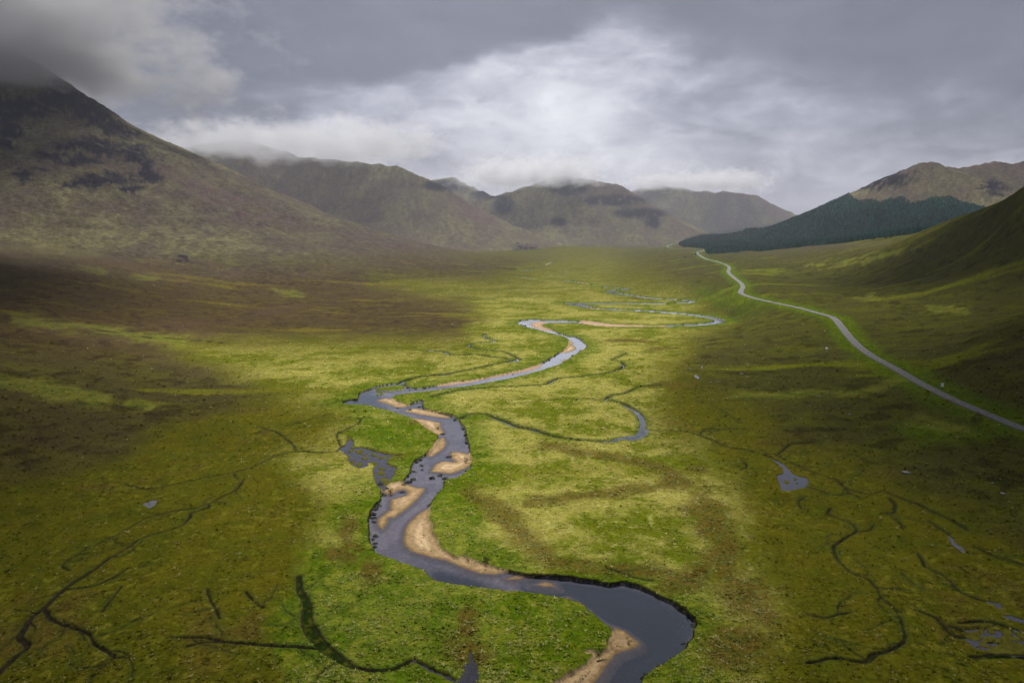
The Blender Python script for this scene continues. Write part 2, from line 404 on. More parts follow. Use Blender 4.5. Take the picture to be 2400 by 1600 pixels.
# peaty drains in the bog: points, half widths
DRAINS = [
 ([(572,1131),(564,1143),(552,1158),(494,1185),(487,1199),(446,1209),(443,1223),(415,1243),(340,1260),(289,1287),(245,1311),(204,1338),(150,1369),(102,1410),(68,1437),(44,1475),(61,1499),(34,1522),(0,1550),(-40,1580)],
  [.5,.7,.6,.6,.9,.7,.9,.6,.5,.8,.8,1.3,1.5,1.2,1.2,1.3,1.2,1.2,1.6,1.8]),
 ([(530,1187),(494,1186),(455,1198),(415,1199),(378,1204),(330,1216),(279,1243),(231,1263),(184,1284),(146,1308),(152,1320),(163,1323)], [.3,.5,.6,.7,.4,.4,.4,.35,.35,.5,.5,.4]),
 ([(102,1413),(116,1437),(150,1458),(204,1481),(218,1505),(252,1529),(269,1543),(235,1563)], [1.0,.9,.7,.6,.5,.8,.5,.3]),
 ([(269,1543),(300,1544)], [.4,.2]),
 ([(402,1504),(494,1509),(545,1519),(647,1526),(749,1533)], [.3,.5,.7,.7,.7]),
 ([(440,1526),(500,1516),(545,1519)], [.3,.4,.5]),
 ([(702,1362),(702,1390),(719,1424),(722,1475),(749,1519),(800,1560),(834,1577),(868,1584),(919,1574),(967,1550)], [1.2,1.4,1.8,2.6,2.6,1.8,1.0,.9,1.0,1.0]),
 ([(790,1062),(740,1065),(681,1066),(647,1073),(596,1098),(552,1110),(443,1122),(340,1134),(293,1127)], [.5,.5,.6,.6,.5,.4,.35,.3,.3]),
 ([(552,1110),(549,1120),(559,1131)], [.4,.4,.5]),
 ([(153,1372),(218,1369),(255,1359),(300,1335)], [.6,.5,.4,.3]),
 ([(238,1434),(283,1379)], [.35,.3]),
 ([(486,1393),(500,1430),(515,1462)], [.25,.4,.25]),
 ([(578,1400),(600,1425),(620,1436)], [.3,.5,.3]),
 ([(606,1007),(647,1018),(681,1041),(695,1062)], [.6,.7,.6,.5]),
 ([(661,1007),(722,987),(766,973)], [.5,.6,.4]),
 ([(732,953),(770,948),(800,939)], [.4,.5,.6]),
 ([(800,1052),(790,1020),(815,1005),(842,990),(838,980),(800,976)], [.6,.7,.7,.6,.5,.4]),
 ([(221,772),(293,783),(350,790),(409,793),(460,796),(538,805)], [1.0,1.8,1.8,2.2,1.6,1.2]),
 ([(1505,1007),(1550,1006),(1600,1010),(1634,1017),(1668,1030),(1702,1045),(1743,1052),(1787,1062),(1818,1063),(1838,1051),(1852,1040),(1883,1039),(1934,1037)], [.6,.5,.6,.7,1.0,.9,.8,.8,.8,.9,.9,.6,.4]),
 ([(1640,1016),(1656,1004),(1700,1004),(1765,1005)], [.4,.4,.4,.3]),
 ([(1660,1018),(1680,1007),(1720,1005)], [.3,.3,.3]),
 ([(1634,940),(1664,948),(1700,965),(1738,992)], [.4,.4,.5,.3]),
 ([(1787,1062),(1804,1069)], [.8,1.0]),
 ([(1735,1070),(1750,1090),(1738,1097)], [.3,.6,.4]),
 ([(1893,1141),(1923,1149),(1957,1158),(1992,1156),(2020,1168)], [.7,.6,.5,.4,.3]),
 ([(1818,1064),(1859,1085),(1906,1105),(1957,1122),(1981,1139),(2029,1156),(2070,1151),(2111,1166),(2152,1180),(2186,1197),(2230,1217),(2267,1238)], [.5,.4,.4,.5,.6,.6,.5,.6,.8,.8,.8,.5]),
 ([(1981,1139),(1990,1156)], [.5,.4]),
 ([(1947,1185),(1940,1195),(1968,1207),(2002,1222),(2007,1236),(1985,1253),(1961,1277),(1954,1297),(1968,1328),(1998,1355),(2036,1369),(2053,1389),(2070,1417),(2100,1444),(2111,1471),(2121,1509),(2094,1532),(2046,1550),(2022,1565),(1957,1556),(1889,1567)],
  [.5,.8,.5,.5,.6,.6,.9,.9,.5,.35,.6,.5,.4,.4,.4,.6,.8,1.1,.9,.7,.6]),
 ([(2007,1236),(2036,1236),(2049,1226)], [.4,.4,.2]),
 ([(1890,1160),(1872,1168),(1880,1180)], [.3,.4,.2]),
 ([(2150,1290),(2158,1301),(2172,1321),(2220,1345),(2247,1379),(2288,1400),(2322,1410)], [.3,.6,.6,.6,.9,.8,.8]),
 ([(2152,1442),(2192,1454),(2230,1488),(2257,1495)], [.5,.9,1.0,1.0]),
 ([(2179,1219),(2223,1251)], [.4,.5]),
 ([(2281,1277),(2332,1301),(2400,1321),(2440,1336)], [.5,.5,.6,.6]),
 ([(2083,1165),(2097,1182),(2094,1199),(2077,1199),(2104,1219),(2118,1236)], [.5,.8,.7,.4,.5,.3]),
 ([(2114,1345),(2145,1376)], [.4,.3]),
 ([(1890,1452),(1930,1460),(1965,1452),(1990,1448)], [.3,.5,.5,.3]),
 ([(2254,1478),(2230,1470)], [1.4,1.0]), ([(2281,1545),(2330,1538),(2400,1540),(2440,1545)], [1.3,1.6,1.6,1.6]), ([(2250,1462),(2320,1455),(2390,1478)], [.6,.9,.9]),
 ([(1418,937),(1370,935),(1320,934),(1260,938),(1200,947)], [.7,.6,.5,.5,.4]),
 ([(1420,1330),(1450,1338),(1490,1352),(1530,1358)], [.3,.5,.5,.3]),
]
ROAD = [(2700,1110,268),(2560,1052,300),(2460,1020,322),(2400,1000.5,335),(2355,988,350),(2291,962,375),(2228,932,405),(2164,901,445),(2100,865,500),(2046,834.5,550),(2012,811,595),(1985,782,650),
 (1968,760,695),(1951,742.5,735),(1913,732,768),(1872,720.6,810),(1804,707,880),(1752,694,950),(1736,684,1000),(1741,673,1080),(1736,663,1170),(1716,647,1330),(1707,637,1450),
 (1709,627,1600),(1700.5,620,1720),(1675,611.6,1880),(1654.5,606.5,1990),(1638,597,2200),(1634,591,2330),(1652,586,2500),(1630,583.5,2620),(1600,582,2720),(1572,580,2850),(1564,577,3050),(1577,571,3500)]
# spot heights: picture place and distance ahead
SPOTS = [(0,1600,162),(0,1400,207),(0,1250,250),(0,1100,308),(0,950,395),(0,800,590),(0,700,760),(0,650,900),(0,600,1150),(-150,900,440),(-150,700,720),(-150,600,1050),
 (300,1500,184),(300,1250,249),(300,1100,316),(300,950,432),(300,800,650),(300,700,930),(300,650,1130),(300,600,1480),(150,560,1600),
 (600,1500,184),(600,1250,250),(600,1050,348),(600,900,494),(600,800,688),(600,700,1080),(600,650,1480),(600,610,1950),
 (900,1400,206),(900,850,576),(900,700,1120),(900,650,1600),(900,620,2060),(1100,640,1800),(1200,620,2250),(1250,600,2900),
 (1350,600,2980),(1450,600,2950),(1450,620,2250),(1500,585,3700),(1350,580,3600),(1500,650,1600),(1600,650,1480),(1550,620,2000),
 (1700,1500,183),(1700,1200,267),(1650,1000,382),(1650,850,560),(1750,850,560),(1800,1000,378),(1850,1110,308),(2000,900,462),(2100,1100,302),(2100,1300,228),(2100,1550,170),
 (2400,1590,160),(2400,1300,219),(2400,1150,268),(1720,780,735),(1800,780,690),
 (2200,780,635),(2200,650,940),(2300,620,900),(2300,560,1080),(2050,650,1130),(1900,650,1280),(1800,640,1420),(2400,870,432),(2400,750,560),(2400,600,860),(2400,520,980),(2550,600,800),(2550,800,470),(2550,430,950),
 (2400,440,1100),(2300,490,1300),(2250,507,1400),(2200,525,1500),(2130,554,1650),(2050,561,1800),(1900,578,2000),(1760,591,2120),(1655,597,2240)]
SPOTS += [(x, y, d) for x, y, d in ROAD[:-4]]
BACK = [(0.78,1500,150),(0.69,1700,140),(0.62,1900,120),(0.53,2200,95),(0.42,2500,75),(0.33,2800,66),(0.25,3300,55),(0.8,2200,130),(0.6,2600,95)]   # behind the near crest

# ------------------------------------------------------------------ terrain height
AMAX = math.radians(41.0)
def uv(x, y):
    a = np.clip(np.arctan2(x, y), -AMAX, AMAX)
    r = np.hypot(x, y)
    return np.tan(a), np.log(np.clip(r * np.cos(a), 140.0, 4200.0))

_cu, _cv, _cz = [], [], []
for px, py, d in SPOTS:
    x, y, z = at_depth(px, py, d)
    _cu.append(x / y); _cv.append(math.log(d)); _cz.append(float(z))
for u, d, z in BACK:
    _cu.append(u); _cv.append(math.log(d)); _cz.append(z)
for px, py in RIVER[::6] + REACH[::2]:
    x, y = on_z(px, py, 0.0)
    _cu.append(float(x / y)); _cv.append(math.log(float(y))); _cz.append(0.0)
for u in (-0.8, -0.4, 0.0, 0.3):
    _cu.append(u); _cv.append(math.log(4200)); _cz.append(20.0)
for u in np.linspace(-0.85, 0.85, 8):
    _cu.append(u); _cv.append(math.log(142)); _cz.append(max(0.0, abs(u) - 0.3) * 5)
_cu, _cv, _cz = np.array(_cu), np.array(_cv) * 0.55, np.array(_cz)
def _k(r2):
    return r2 * np.log(r2 + 1e-12) * 0.5
_n = len(_cu)
_A = np.zeros((_n + 3, _n + 3))
_A[:_n, :_n] = _k((_cu[:, None] - _cu) ** 2 + (_cv[:, None] - _cv) ** 2) + np.eye(_n) * 2e-4
_A[:_n, _n:] = np.stack([np.ones(_n), _cu, _cv], 1)
_A[_n:, :_n] = _A[:_n, _n:].T
_wt = np.linalg.solve(_A, np.concatenate([_cz, np.zeros(3)]))
def _valley_exact(u, v):
    z = _wt[_n] + _wt[_n + 1] * u + _wt[_n + 2] * v
    for i in range(_n):
        z = z + _wt[i] * _k((u - _cu[i]) ** 2 + (v - _cv[i]) ** 2)
    return z
# tabulated once on a fine (direction, log distance) table, read back bilinearly
_TU = np.linspace(-math.tan(AMAX), math.tan(AMAX), 420)
_TV = np.linspace(math.log(140.0), math.log(4200.0), 420) * 0.55
_TAB = _valley_exact(*[g.ravel() for g in np.meshgrid(_TU, _TV, indexing='ij')]).reshape(420, 420)
def base_valley(x, y):
    u, v = uv(np.asarray(x, float), np.asarray(y, float))
    fu = (u - _TU[0]) / (_TU[1] - _TU[0])
    fv = (v * 0.55 - _TV[0]) / (_TV[1] - _TV[0])
    iu = np.clip(fu.astype(int), 0, 418)
    iv = np.clip(fv.astype(int), 0, 418)
    a, b = fu - iu, fv - iv
    return (_TAB[iu, iv] * (1 - a) + _TAB[iu + 1, iv] * a) * (1 - b) + (_TAB[iu, iv + 1] * (1 - a) + _TAB[iu + 1, iv + 1] * a) * b

# ridges: (picture x, y, distance), foot width factor, exponent, name
RIDGES = {
 'crag_mountain': ([(-700,40,2600),(-400,60,2550),(-180,80,2500),(-60,80,2480),(60,130,2450),(130,214,2420),(205,217,2440),(245,247,2480),(285,300,2560),(340,333,2640),(400,357,2720),(470,396,2800),(560,437,2880),(660,480,2960),(780,522,3020),(900,560,3050),(1010,589,3060)], 2.6, 1.75),
 'dome_mountain': ([(150,260,4600),(300,290,4400),(430,345,4200),(540,322,4200),(620,335,4150),(700,362,4100),(790,374,4050),(860,376,4000),(930,386,3950),(1000,417,3950),(1060,446,3950),(1130,486,3950),(1200,520,3900),(1290,560,3850),(1350,580,3800)], 2.5, 1.7),
 'shadow_mountain': ([(880,400,6400),(960,405,6300),(1020,418,6200),(1065,414,6200),(1110,436,6100),(1160,458,6000),(1250,480,6000),(1350,500,6000)], 2.0, 1.35),
 'middle_mountain': ([(1080,470,5300),(1180,452,5200),(1260,425,5100),(1300,411,5100),(1335,409,5050),(1400,421,5000),(1440,426,5000),(1480,446,5000),(1530,476,5000),(1580,510,4950),(1630,540,4900),(1665,556,4850)], 2.3, 1.5),
 'far_mountain': ([(1400,452,7600),(1490,442,7500),(1560,432,7400),(1640,445,7300),(1720,447,7200),(1765,451,7200),(1800,470,7200),(1840,488,7200),(1870,502,7200),(1950,530,7200),(2100,545,7200)], 2.2, 1.4),
 'forest_hill': ([(1590,570,3350),(1640,552,3350),(1720,543,3320),(1800,530,3280),(1860,512,3220),(1930,480,3150),(2000,447,3080),(2070,414,3020),(2120,392,2980),(2160,374,2950),(2185,373,2950),(2215,388,2970),(2250,391,3000),(2300,382,3060),(2335,375,3100),(2370,380,3120),(2420,372,3150),(2600,350,3200),(2900,380,3300)], 2.35, 1.3),
}
def ridge_height(x, y, pts, wf, ex):
    P = [at_depth(*p) for p in pts]
    best = np.full(x.shape, -50.0)
    for i in range(len(P) - 1):
        (ax, ay, az), (bx, by, bz) = P[i], P[i + 1]
        d, t = seg_dist(x, y, ax, ay, bx, by)
        zr = az + (bz - az) * t
        w = np.maximum(zr * wf, 60.0)
        q = 1 - d / w
        h = np.where(q > 0, zr * np.abs(q) ** ex, zr * ex * q * 0.15)
        best = np.maximum(best, h)
    return best
RNAMES = list(RIDGES)

def heights(x, y):
    """base terrain: valley, then mountains laid over it; returns z, index of what stands there"""
    z = base_valley(x, y)
    far = np.hypot(x, y)
    hillm = (far > 1300) & (y > 0)
    wob = fbm(x, y, 420.0, 5, 0.5, 3.0, mask=hillm)
    own = np.zeros(x.shape, np.int32)
    win = z.copy()
    for i, nme in enumerate(RNAMES):
        pts, wf, ex = RIDGES[nme]
        amp = {'crag_mountain': 22.0, 'forest_hill': 9.0}.get(nme, 14.0)
        k_ = np.nonzero(hillm)[0]
        xs, ys = x[k_], y[k_]
        xw = xs + amp * 1.5 * fbm(xs, ys, 300.0, 2, 0.5, 5.0 + i)
        yw = ys + amp * 1.5 * fbm(xs, ys, 300.0, 2, 0.5, 25.0 + i)
        hs = ridge_height(xw, yw, pts, wf, ex)
        q = np.nonzero(hs > 10)[0]
        xs, ys = xs[q], ys[q]
        hs[q] += smooth(15, 160, hs[q]) * (wob[k_][q] * amp - amp * 0.5 * np.maximum(fbm(xs, ys, 150.0, 4, 0.55, 8.0 + i, True), 0) - 3.5 * np.maximum(fbm(xs + .15 * ys, ys * .22, 46.0, 3, .55, 60. + i, True), 0) + 3.5 * fbm(xs, ys, 30.0, 3, 0.5, 40.0 + i))
        h = np.full(x.shape, -50.0)
        h[k_] = hs
        k = 14.0
        m = np.maximum(win, h)
        own = np.where(h > win + 3.0, i + 1, own)
        win = m + k * 0.25 * np.maximum(0, 1 - np.abs(win - h) / k) ** 2
    return win, own

# ------------------------------------------------------------------ ground grid: fine ahead of the viewpoint, coarse elsewhere
UMAX = math.tan(AMAX)
NC = 1040
ud = np.linspace(-UMAX, UMAX, NC)
ang = np.concatenate([np.arctan(ud), np.radians([43, 46, 50, 56, 64, 75, 90, 110, 135, 160, 180, 200, 225, 250, 270, 285, 296, 304, 310, 314, 317])])
rows = [6, 18, 35, 55, 78, 100, 118, 131, 140]
fpx = 683.0 * CAM_H
rows += list(fpx / np.arange(fpx / 146.0, fpx / 1500.0, -0.82))
rows += list(1500.0 * np.exp(np.arange(0.008, math.log(8300 / 1500.0), 0.0085)))
rows += [8600, 9200, 10200, 11800]
rows = np.array(rows)
NR, NA = len(rows), len(ang)
ca = np.where(np.abs(ang) <= AMAX + 1e-6, np.cos(ang), math.cos(AMAX))
R = rows[:, None] / ca[None, :]
X = (R * np.sin(ang)[None, :]).ravel()
Y = (R * np.cos(ang)[None, :]).ravel()
Z0, OWN = heights(X, Y)
PX, PY = project(X, Y, Z0)
FWD = (Y > 20) & (np.abs(X) < Y * 0.95)
PX = np.where(FWD, PX, 1200 + 2600 * np.sign(X))

def ground_pt(px, py, it=7):
    """where the view ray of a picture point meets the base terrain (gentle slopes)"""
    px, py = np.atleast_1d(np.asarray(px, float)), np.atleast_1d(np.asarray(py, float))
    z = np.zeros_like(px)
    for _ in range(it):
        x, y = on_z(px, py, z)
        z = z * 0.35 + 0.65 * np.clip(base_valley(x, y), -2, 95)
    return x, y, z

WATER = -1.0
def flat(P, z=-0.6):
    return [tuple(float(v) for v in on_z(px, py, z)) for px, py in P]

# --- road line (needed early: the ground is cut to it)
RP = np.array([at_depth(*p) for p in ROAD], float)
RC = curve_pts(RP, 14)
seg = np.concatenate([[0], np.cumsum(np.hypot(*np.diff(RC[:, :2], axis=0).T))])
RS = np.arange(0, seg[-1], 4.0)
RC = np.stack([np.interp(RS, seg, RC[:, i]) for i in range(3)], 1)
RC[:, 2] = np.convolve(np.pad(RC[:, 2], 12, mode='edge'), np.ones(25) / 25, 'valid')
D_ROAD = np.full(X.shape, 1e6)
Z_ROAD = np.zeros(X.shape)
selr = np.nonzero(box_sel(X, Y, RC[:, :2], 45))[0]
for i in range(len(RC) - 1):
    a, b = RC[i], RC[i + 1]
    k = selr[(np.abs(X[selr] - a[0]) < 50) & (np.abs(Y[selr] - a[1]) < 50)]
    if len(k):
        d, t = seg_dist(X[k], Y[k], a[0], a[1], b[0], b[1])
        m = d < D_ROAD[k]
        kk = k[m]
        D_ROAD[kk] = d[m]
        Z_ROAD[kk] = a[2] + (b[2] - a[2]) * t[m]

# --- signed distances to water, sand and peat
riv_w = flat(RIVER)
S_RIV = np.full(X.shape, 1e6)
sdf_into(S_RIV, X, Y, riv_w, 90)
reach_w = curve_pts(np.array([list(flat([p])[0]) + [w] for p, w in zip(REACH, REACH_W)]), 4)
line_into(S_RIV, X, Y, reach_w[:, :2], reach_w[:, 2], 90)
for P in FAR_REACH:
    line_into(S_RIV, X, Y, curve_pts(flat(P), 3), 5.0, 60)
DIST = np.hypot(X, Y)
MASK = (DIST < 3600) & (Y > 0)
rag = 0.55 * fbm(X, Y, 3.5, 3, 0.6, 2.0) + 0.5 * fbm(X, Y, 11.0, 2, 0.5, 6.0)
S_RIVR = S_RIV + rag * np.where(S_RIV < 30, 1.3, 0.0)
S_ISL = np.full(X.shape, 1e6)
for P in ISLETS:
    sdf_into(S_ISL, X, Y, flat(P), 20)
S_SAND = np.full(X.shape, 1e6)
SAND_ID = np.full(X.shape, -1, np.int32)
for i, (nme, P) in enumerate(SAND.items()):
    s = np.full(X.shape, 1e6)
    sdf_into(s, X, Y, flat(P, -0.95), 25)
    SAND_ID = np.where(s < S_SAND, i, SAND_ID)
    S_SAND = np.minimum(S_SAND, s)
for P in GRAVEL_LINES:
    s = np.full(X.shape, 1e6)
    line_into(s, X, Y, flat(P), 4.0, 25)
    SAND_ID = np.where(s < S_SAND, 99, SAND_ID)
    S_SAND = np.minimum(S_SAND, s)
S_SAND = S_SAND + 0.25 * fbm(X, Y, 6.0, 3, 0.5, 12.0)
S_STR = np.full(X.shape, 1e6)
for P, w in STREAMS:
    Q = curve_pts(np.array([list(flat([p])[0]) + [ww * .72] for p, ww in zip(P, w)]), 4)
    Q[:, :2] += .9 * np.stack([fbm(Q[:, 0], Q[:, 1], 7, 2, .5, 3.), fbm(Q[:, 0], Q[:, 1], 7, 2, .5, 31.)], 1)
    line_into(S_STR, X, Y, Q[:, :2], Q[:, 2], 30)
S_DR = np.full(X.shape, 1e6)
brq = np.random.default_rng(77)
def branches(Q):
    out = []
    for i in range(2, len(Q) - 2, 3):
        if Q[i, 1] > 420 or brq.random() > .38:
            continue
        a = math.atan2(Q[i + 1, 1] - Q[i, 1], Q[i + 1, 0] - Q[i, 0]) + brq.choice([-1, 1]) * brq.uniform(.5, 1.5)
        p, pts = Q[i, :2].copy(), []
        for k in range(brq.integers(4, 9)):
            pts.append(p.copy())
            a += brq.normal(0, .42)
            p = p + np.array([math.cos(a), math.sin(a)]) * brq.uniform(2.0, 4.2)
        out.append((np.array(pts), np.linspace(.13, -.08, len(pts))))
    return out
for P, w in DRAINS:
    P = np.array(P, float)
    gx, gy, gz = ground_pt(P[:, 0], P[:, 1])
    Q = curve_pts(np.stack([gx, gy, np.maximum(np.array(w) * .72 - .08, .26)], 1), 4)
    wig = 0.5 * np.stack([fbm(Q[:, 0], Q[:, 1], 6, 2, .5, 3.), fbm(Q[:, 0], Q[:, 1], 6, 2, .5, 31.)], 1)
    line_into(S_DR, X, Y, Q[:, :2] + wig, Q[:, 2], 14)
    for bp, bw in branches(Q):
        line_into(S_DR, X, Y, curve_pts(bp, 3), np.interp(np.linspace(0, 1, len(curve_pts(bp, 3))), np.linspace(0, 1, len(bw)), bw), 8)
S_DR = S_DR + 0.25 * fbm(X, Y, 2.2, 2, 0.5, 21.0)

# --- relief of the vegetated ground
near = smooth(3500, 1200, np.hypot(X, Y))
FLOOR = smooth(70, 8, S_RIV)                         # the flood plain beside the river is flat
Z = lerp(Z0, 0.25, smooth(60, 6, S_RIV) * (OWN == 0))
MOORL = [(-900,560),(900,600),(1290,600),(1200,632),(1140,655),(860,645),(900,668),(1000,690),(1095,705),(1110,735),(1100,765),(1090,795),(900,790),(560,803),(380,797),(470,850),(570,890),(640,925),(560,960),(420,985),(330,1040),(300,1080),(150,1110),(0,1125),(-900,1200)]
MOORR = [(1450,592),(1540,612),(1560,640),(1640,690),(1650,720),(1705,750),(1640,790),(1610,850),(1640,905),(1720,930),(1800,965),(1830,1020),(1950,1045),(2100,1110),(2250,1180),(2400,1270),(3300,1600),(3300,300),(1600,560)]
MEADOW = [(370,800),(560,805),(760,800),(1000,805),(1090,790),(1110,740),(1090,705),(1000,690),(880,657),(850,648),(1000,655),(1150,660),(1230,645),(1200,632),(1290,612),(1360,600),(1450,600),(1470,625),(1440,640),(1480,660),(1620,680),(1640,720),(1700,745),(1610,800),(1560,870),(1560,960),(1590,1010),(1650,1040),(1720,1110),(1740,1200),(1790,1330),(1830,1420),(1850,1500),(1760,1720),(640,1720),(690,1500),(730,1300),(740,1180),(640,1090),(690,1060),(770,1030),(780,960),(700,950),(560,885),(430,830)]
wx = 48 * fbm(X, Y, 60, 4, .55, 61.) + 14 * fbm(X, Y, 12, 2, .5, 63.)
wy = 17 * fbm(X, Y, 50, 4, .55, 67.) + 5 * fbm(X, Y, 12, 2, .5, 69.)
pxw, pyw = PX + wx, PY + wy
def zone(P, soft_in, soft_out):
    return smooth(soft_out, -soft_in, poly_sdf(pxw, pyw, P))
M_MOOR = np.maximum(zone(MOORL, 32, 30), zone(MOORR, 45, 60))
M_MOOR = np.where(FWD, M_MOOR, 0.6) 
M_MEAD = np.where(FWD, zone(MEADOW, 75, 42), 0.0)
M_MEAD *= (OWN == 0) * (.45 + .55 * smooth(640, 745, PY + 30 * fbm(X, Y, 160., 3, .5, 65.)))
hum = fbm(X, Y, 34.0, 4, 0.5, 4.0)
Z += near * (OWN == 0) * (M_MOOR * (1.5 * hum + 0.35 * fbm(X, Y, 5.0, 2, .5, 14.)) + (1 - M_MOOR) * (0.45 * hum - 0.35 * np.maximum(fbm(X, Y, 28., 2, .5, 16., True), 0) + 0.12 * fbm(X, Y, 3.0, 2, .5, 15.)))
Z = np.where((S_RIV < 120) & (OWN == 0), np.maximum(Z, lerp(-0.12, -5, smooth(60, 120, S_RIV))), Z)
# road bench
Z = lerp(Z, Z_ROAD - 0.30, smooth(17, 5.5, D_ROAD))
# pools
POOL_LV = {}
S_POOL = np.full(X.shape, 1e6)
POOL_ID = np.full(X.shape, -1, np.int32)
S_PI = np.full(X.shape, 1e6)
for P in POOL_ISLETS:
    P = np.array(P, float)
    gx, gy, gz = ground_pt(P[:, 0], P[:, 1])
    sdf_into(S_PI, X, Y, list(zip(gx, gy)), 6)
for i, (nme, P) in enumerate(POOLS.items()):
    P = np.array(P, float)
    gx, gy, gz = ground_pt(P[:, 0], P[:, 1])
    lv = float(np.mean(gz)) - 0.25
    if nme == 'reed_pool':
        lv = WATER + 0.15
    POOL_LV[nme] = lv
    s = np.full(X.shape, 1e6)
    sdf_into(s, X, Y, list(zip(gx, gy)), 25)
    s = s + np.where(s < 25, 0.5 * fbm(X, Y, 2.6, 3, .6, 71.), 0)
    Z = np.where(s < 25, lerp(Z, np.maximum(lv + 0.22, np.minimum(Z, lv + 0.6)), smooth(14, 1.5, s)), Z)
    # inner mud flats give the pool a broken surface
    mud = fbm(X, Y, 5.0, 3, .6, 77. + i)
    thr = {'reed_pool': 0.06, 'dark_pool': -0.12, 'corner_pool': -0.05}.get(nme, 0.42)
    bed = lv - 0.30 + 0.42 * smooth(thr - 0.06, thr + 0.12, mud) + 0.5 * smooth(0.4, -0.4, S_PI)
    Z = np.where(s < 3, lerp(Z, bed, smooth(0.5, -0.35, s)), Z)
    POOL_ID = np.where(s < S_POOL, i, POOL_ID)
    S_POOL = np.minimum(S_POOL, s)
# drains, streams and the river itself
Z -= near * 0.6 * smooth(0.40, -0.35, S_DR)
Z = np.where(S_STR < 6, lerp(Z, np.minimum(Z, WATER - 0.35), smooth(0.7, -0.5, S_STR)), Z)
DEEP = np.maximum(np.maximum(smooth(60, -60, poly_sdf(PX, PY, [(1230,1330),(1500,1350),(1660,1430),(1650,1500),(1500,1720),(1330,1720),(1440,1540),(1480,1500),(1350,1400),(1240,1385)])),
                  smooth(25, -20, poly_sdf(PX, PY, [(790,930),(860,915),(885,930),(900,950),(850,955),(800,955)]))),
                  .7 * smooth(25, -20, poly_sdf(PX, PY, [(985,1340),(1100,1350),(1180,1375),(1100,1385),(1010,1370)])))
bed = WATER - 0.28 - (0.22 + 1.1 * DEEP) * smooth(0, 1, -S_RIV / lerp(7.0, 1.3, DEEP))
sandz = WATER - 0.30 + 0.30 * smooth(0.8, -0.9, S_SAND) + np.clip(-S_SAND, 0, 9) * 0.055 + 0.03 * fbm(X, Y, 4.0, 2, .5, 81.)
bed = np.where(S_SAND < 6, np.maximum(bed, lerp(bed, sandz, smooth(3.6, 0.0, S_SAND))), bed)
bed = np.where(S_ISL < 5, lerp(bed, 0.05, smooth(0.6, -0.5, S_ISL)), bed)
Z = np.where(S_RIVR < 5, lerp(Z, bed, smooth(0.35, -0.75, S_RIVR)), Z)

# ------------------------------------------------------------------ plant cover colours; moor, bog and far hills also carry some shade and light
def c3(*v):
    return np.array(v, float)[None, :]
def mixc(A, B, t):
    return A + (B - A) * t[:, None]
n4 = fbm(X, Y, 4.0, 3, .6, 101.)
n15 = fbm(X, Y, 15.0, 4, .55, 103.)
n60 = fbm(X, Y, 60.0, 4, .55, 105.)
n250 = fbm(X, Y, 250.0, 4, .5, 107.)
# streaks that follow the slope round the glen
st = fbm(X * 0.33 + 0.10 * Y, Y, 26.0, 4, .6, 109.)
st2 = fbm(X * 0.22 - 0.05 * Y, Y, 75.0, 4, .55, 111.)
ns = fbm(X, Y, 1.6, 2, .5, 113.)

C = mixc(c3(.082, .074, .007), c3(.062, .066, .006), smooth(-.3, .4, n15))          # bog: olive and amber
C = mixc(C, c3(.122, .112, .014), smooth(.15, .5, n4 + .5 * n60))
C = mixc(C, c3(.072, .050, .012), smooth(.22, .55, n60 - .2 * n15) * .7)
moor = mixc(c3(.054, .044, .016), c3(.070, .062, .014), smooth(-.25, .35, st + .3 * n60))
moor = mixc(moor, c3(.018, .013, .006), smooth(.0, .42, n15 + .55 * n60 + .3 * st) * .68)  # dark heather, kept darker still to add shade at the sides
moor = mixc(moor, c3(.120, .116, .012), smooth(.20, .46, st2 + .35 * st + .15 * n4) * .85)
moor = mixc(moor, c3(.085, .060, .044), smooth(.1, .5, n250) * .35)
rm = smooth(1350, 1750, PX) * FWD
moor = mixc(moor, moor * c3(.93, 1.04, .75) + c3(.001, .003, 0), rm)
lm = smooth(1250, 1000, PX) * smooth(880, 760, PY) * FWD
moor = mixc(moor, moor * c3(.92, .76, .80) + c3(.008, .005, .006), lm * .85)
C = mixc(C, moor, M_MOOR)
pale_n = smooth(-.22, .34, n15 * .7 + n60 * .8 + .10)
mead = mixc(c3(.096, .112, .009), c3(.226, .210, .050), pale_n)
mead = mixc(mead, c3(.294, .270, .090), smooth(.02, .5, n4 + .35 * n60) * .75)
mead = mixc(mead, c3(.155, .140, .022), smooth(.15, .5, st2) * .6)
C = mixc(C, mead, M_MEAD)
# greener sward on the river banks and on the near islands
LUSH = [[(740,1300),(860,1290),(950,1330),(1100,1385),(1350,1420),(1430,1480),(1290,1600),(1250,1720),(700,1720),(640,1530),(700,1400)],
 [(830,965),(960,985),(1020,1035),(980,1070),(930,1120),(915,1075),(850,1045),(830,1010)],
 [(1015,1190),(1050,1130),(1110,1100),(1130,1150),(1130,1260),(1200,1310),(1320,1345),(1170,1330),(1040,1280)],
 [(1640,1470),(1680,1540),(1760,1720),(1470,1720),(1520,1590),(1610,1520)],
 [(860,1020),(960,1010),(1010,1030),(900,1065)],
 [(1880,725),(1950,750),(1985,810),(2060,870),(2150,922),(2300,995),(2420,1050),(2420,1000),(2250,940),(2080,852),(1990,770),(1940,738)],
 [(2110,1010),(2200,990),(2330,1010),(2300,1035),(2150,1035)], [(1640,680),(1720,700),(1800,712),(1740,716),(1660,700)]]
m = np.zeros(X.shape)
for P in LUSH:
    m = np.maximum(m, zone(P, 22, 28))
m = np.maximum(m * .8, smooth(26, 2, S_RIV + 9 * n15) * .75) * (OWN == 0)
m = np.maximum(m, smooth(22, 8, D_ROAD + 7 * n15) * .8)
lush = mixc(c3(.050, .090, .004), c3(.108, .130, .008), smooth(-.2, .45, n4 + .5 * n15))
C = mixc(C, lush, m)
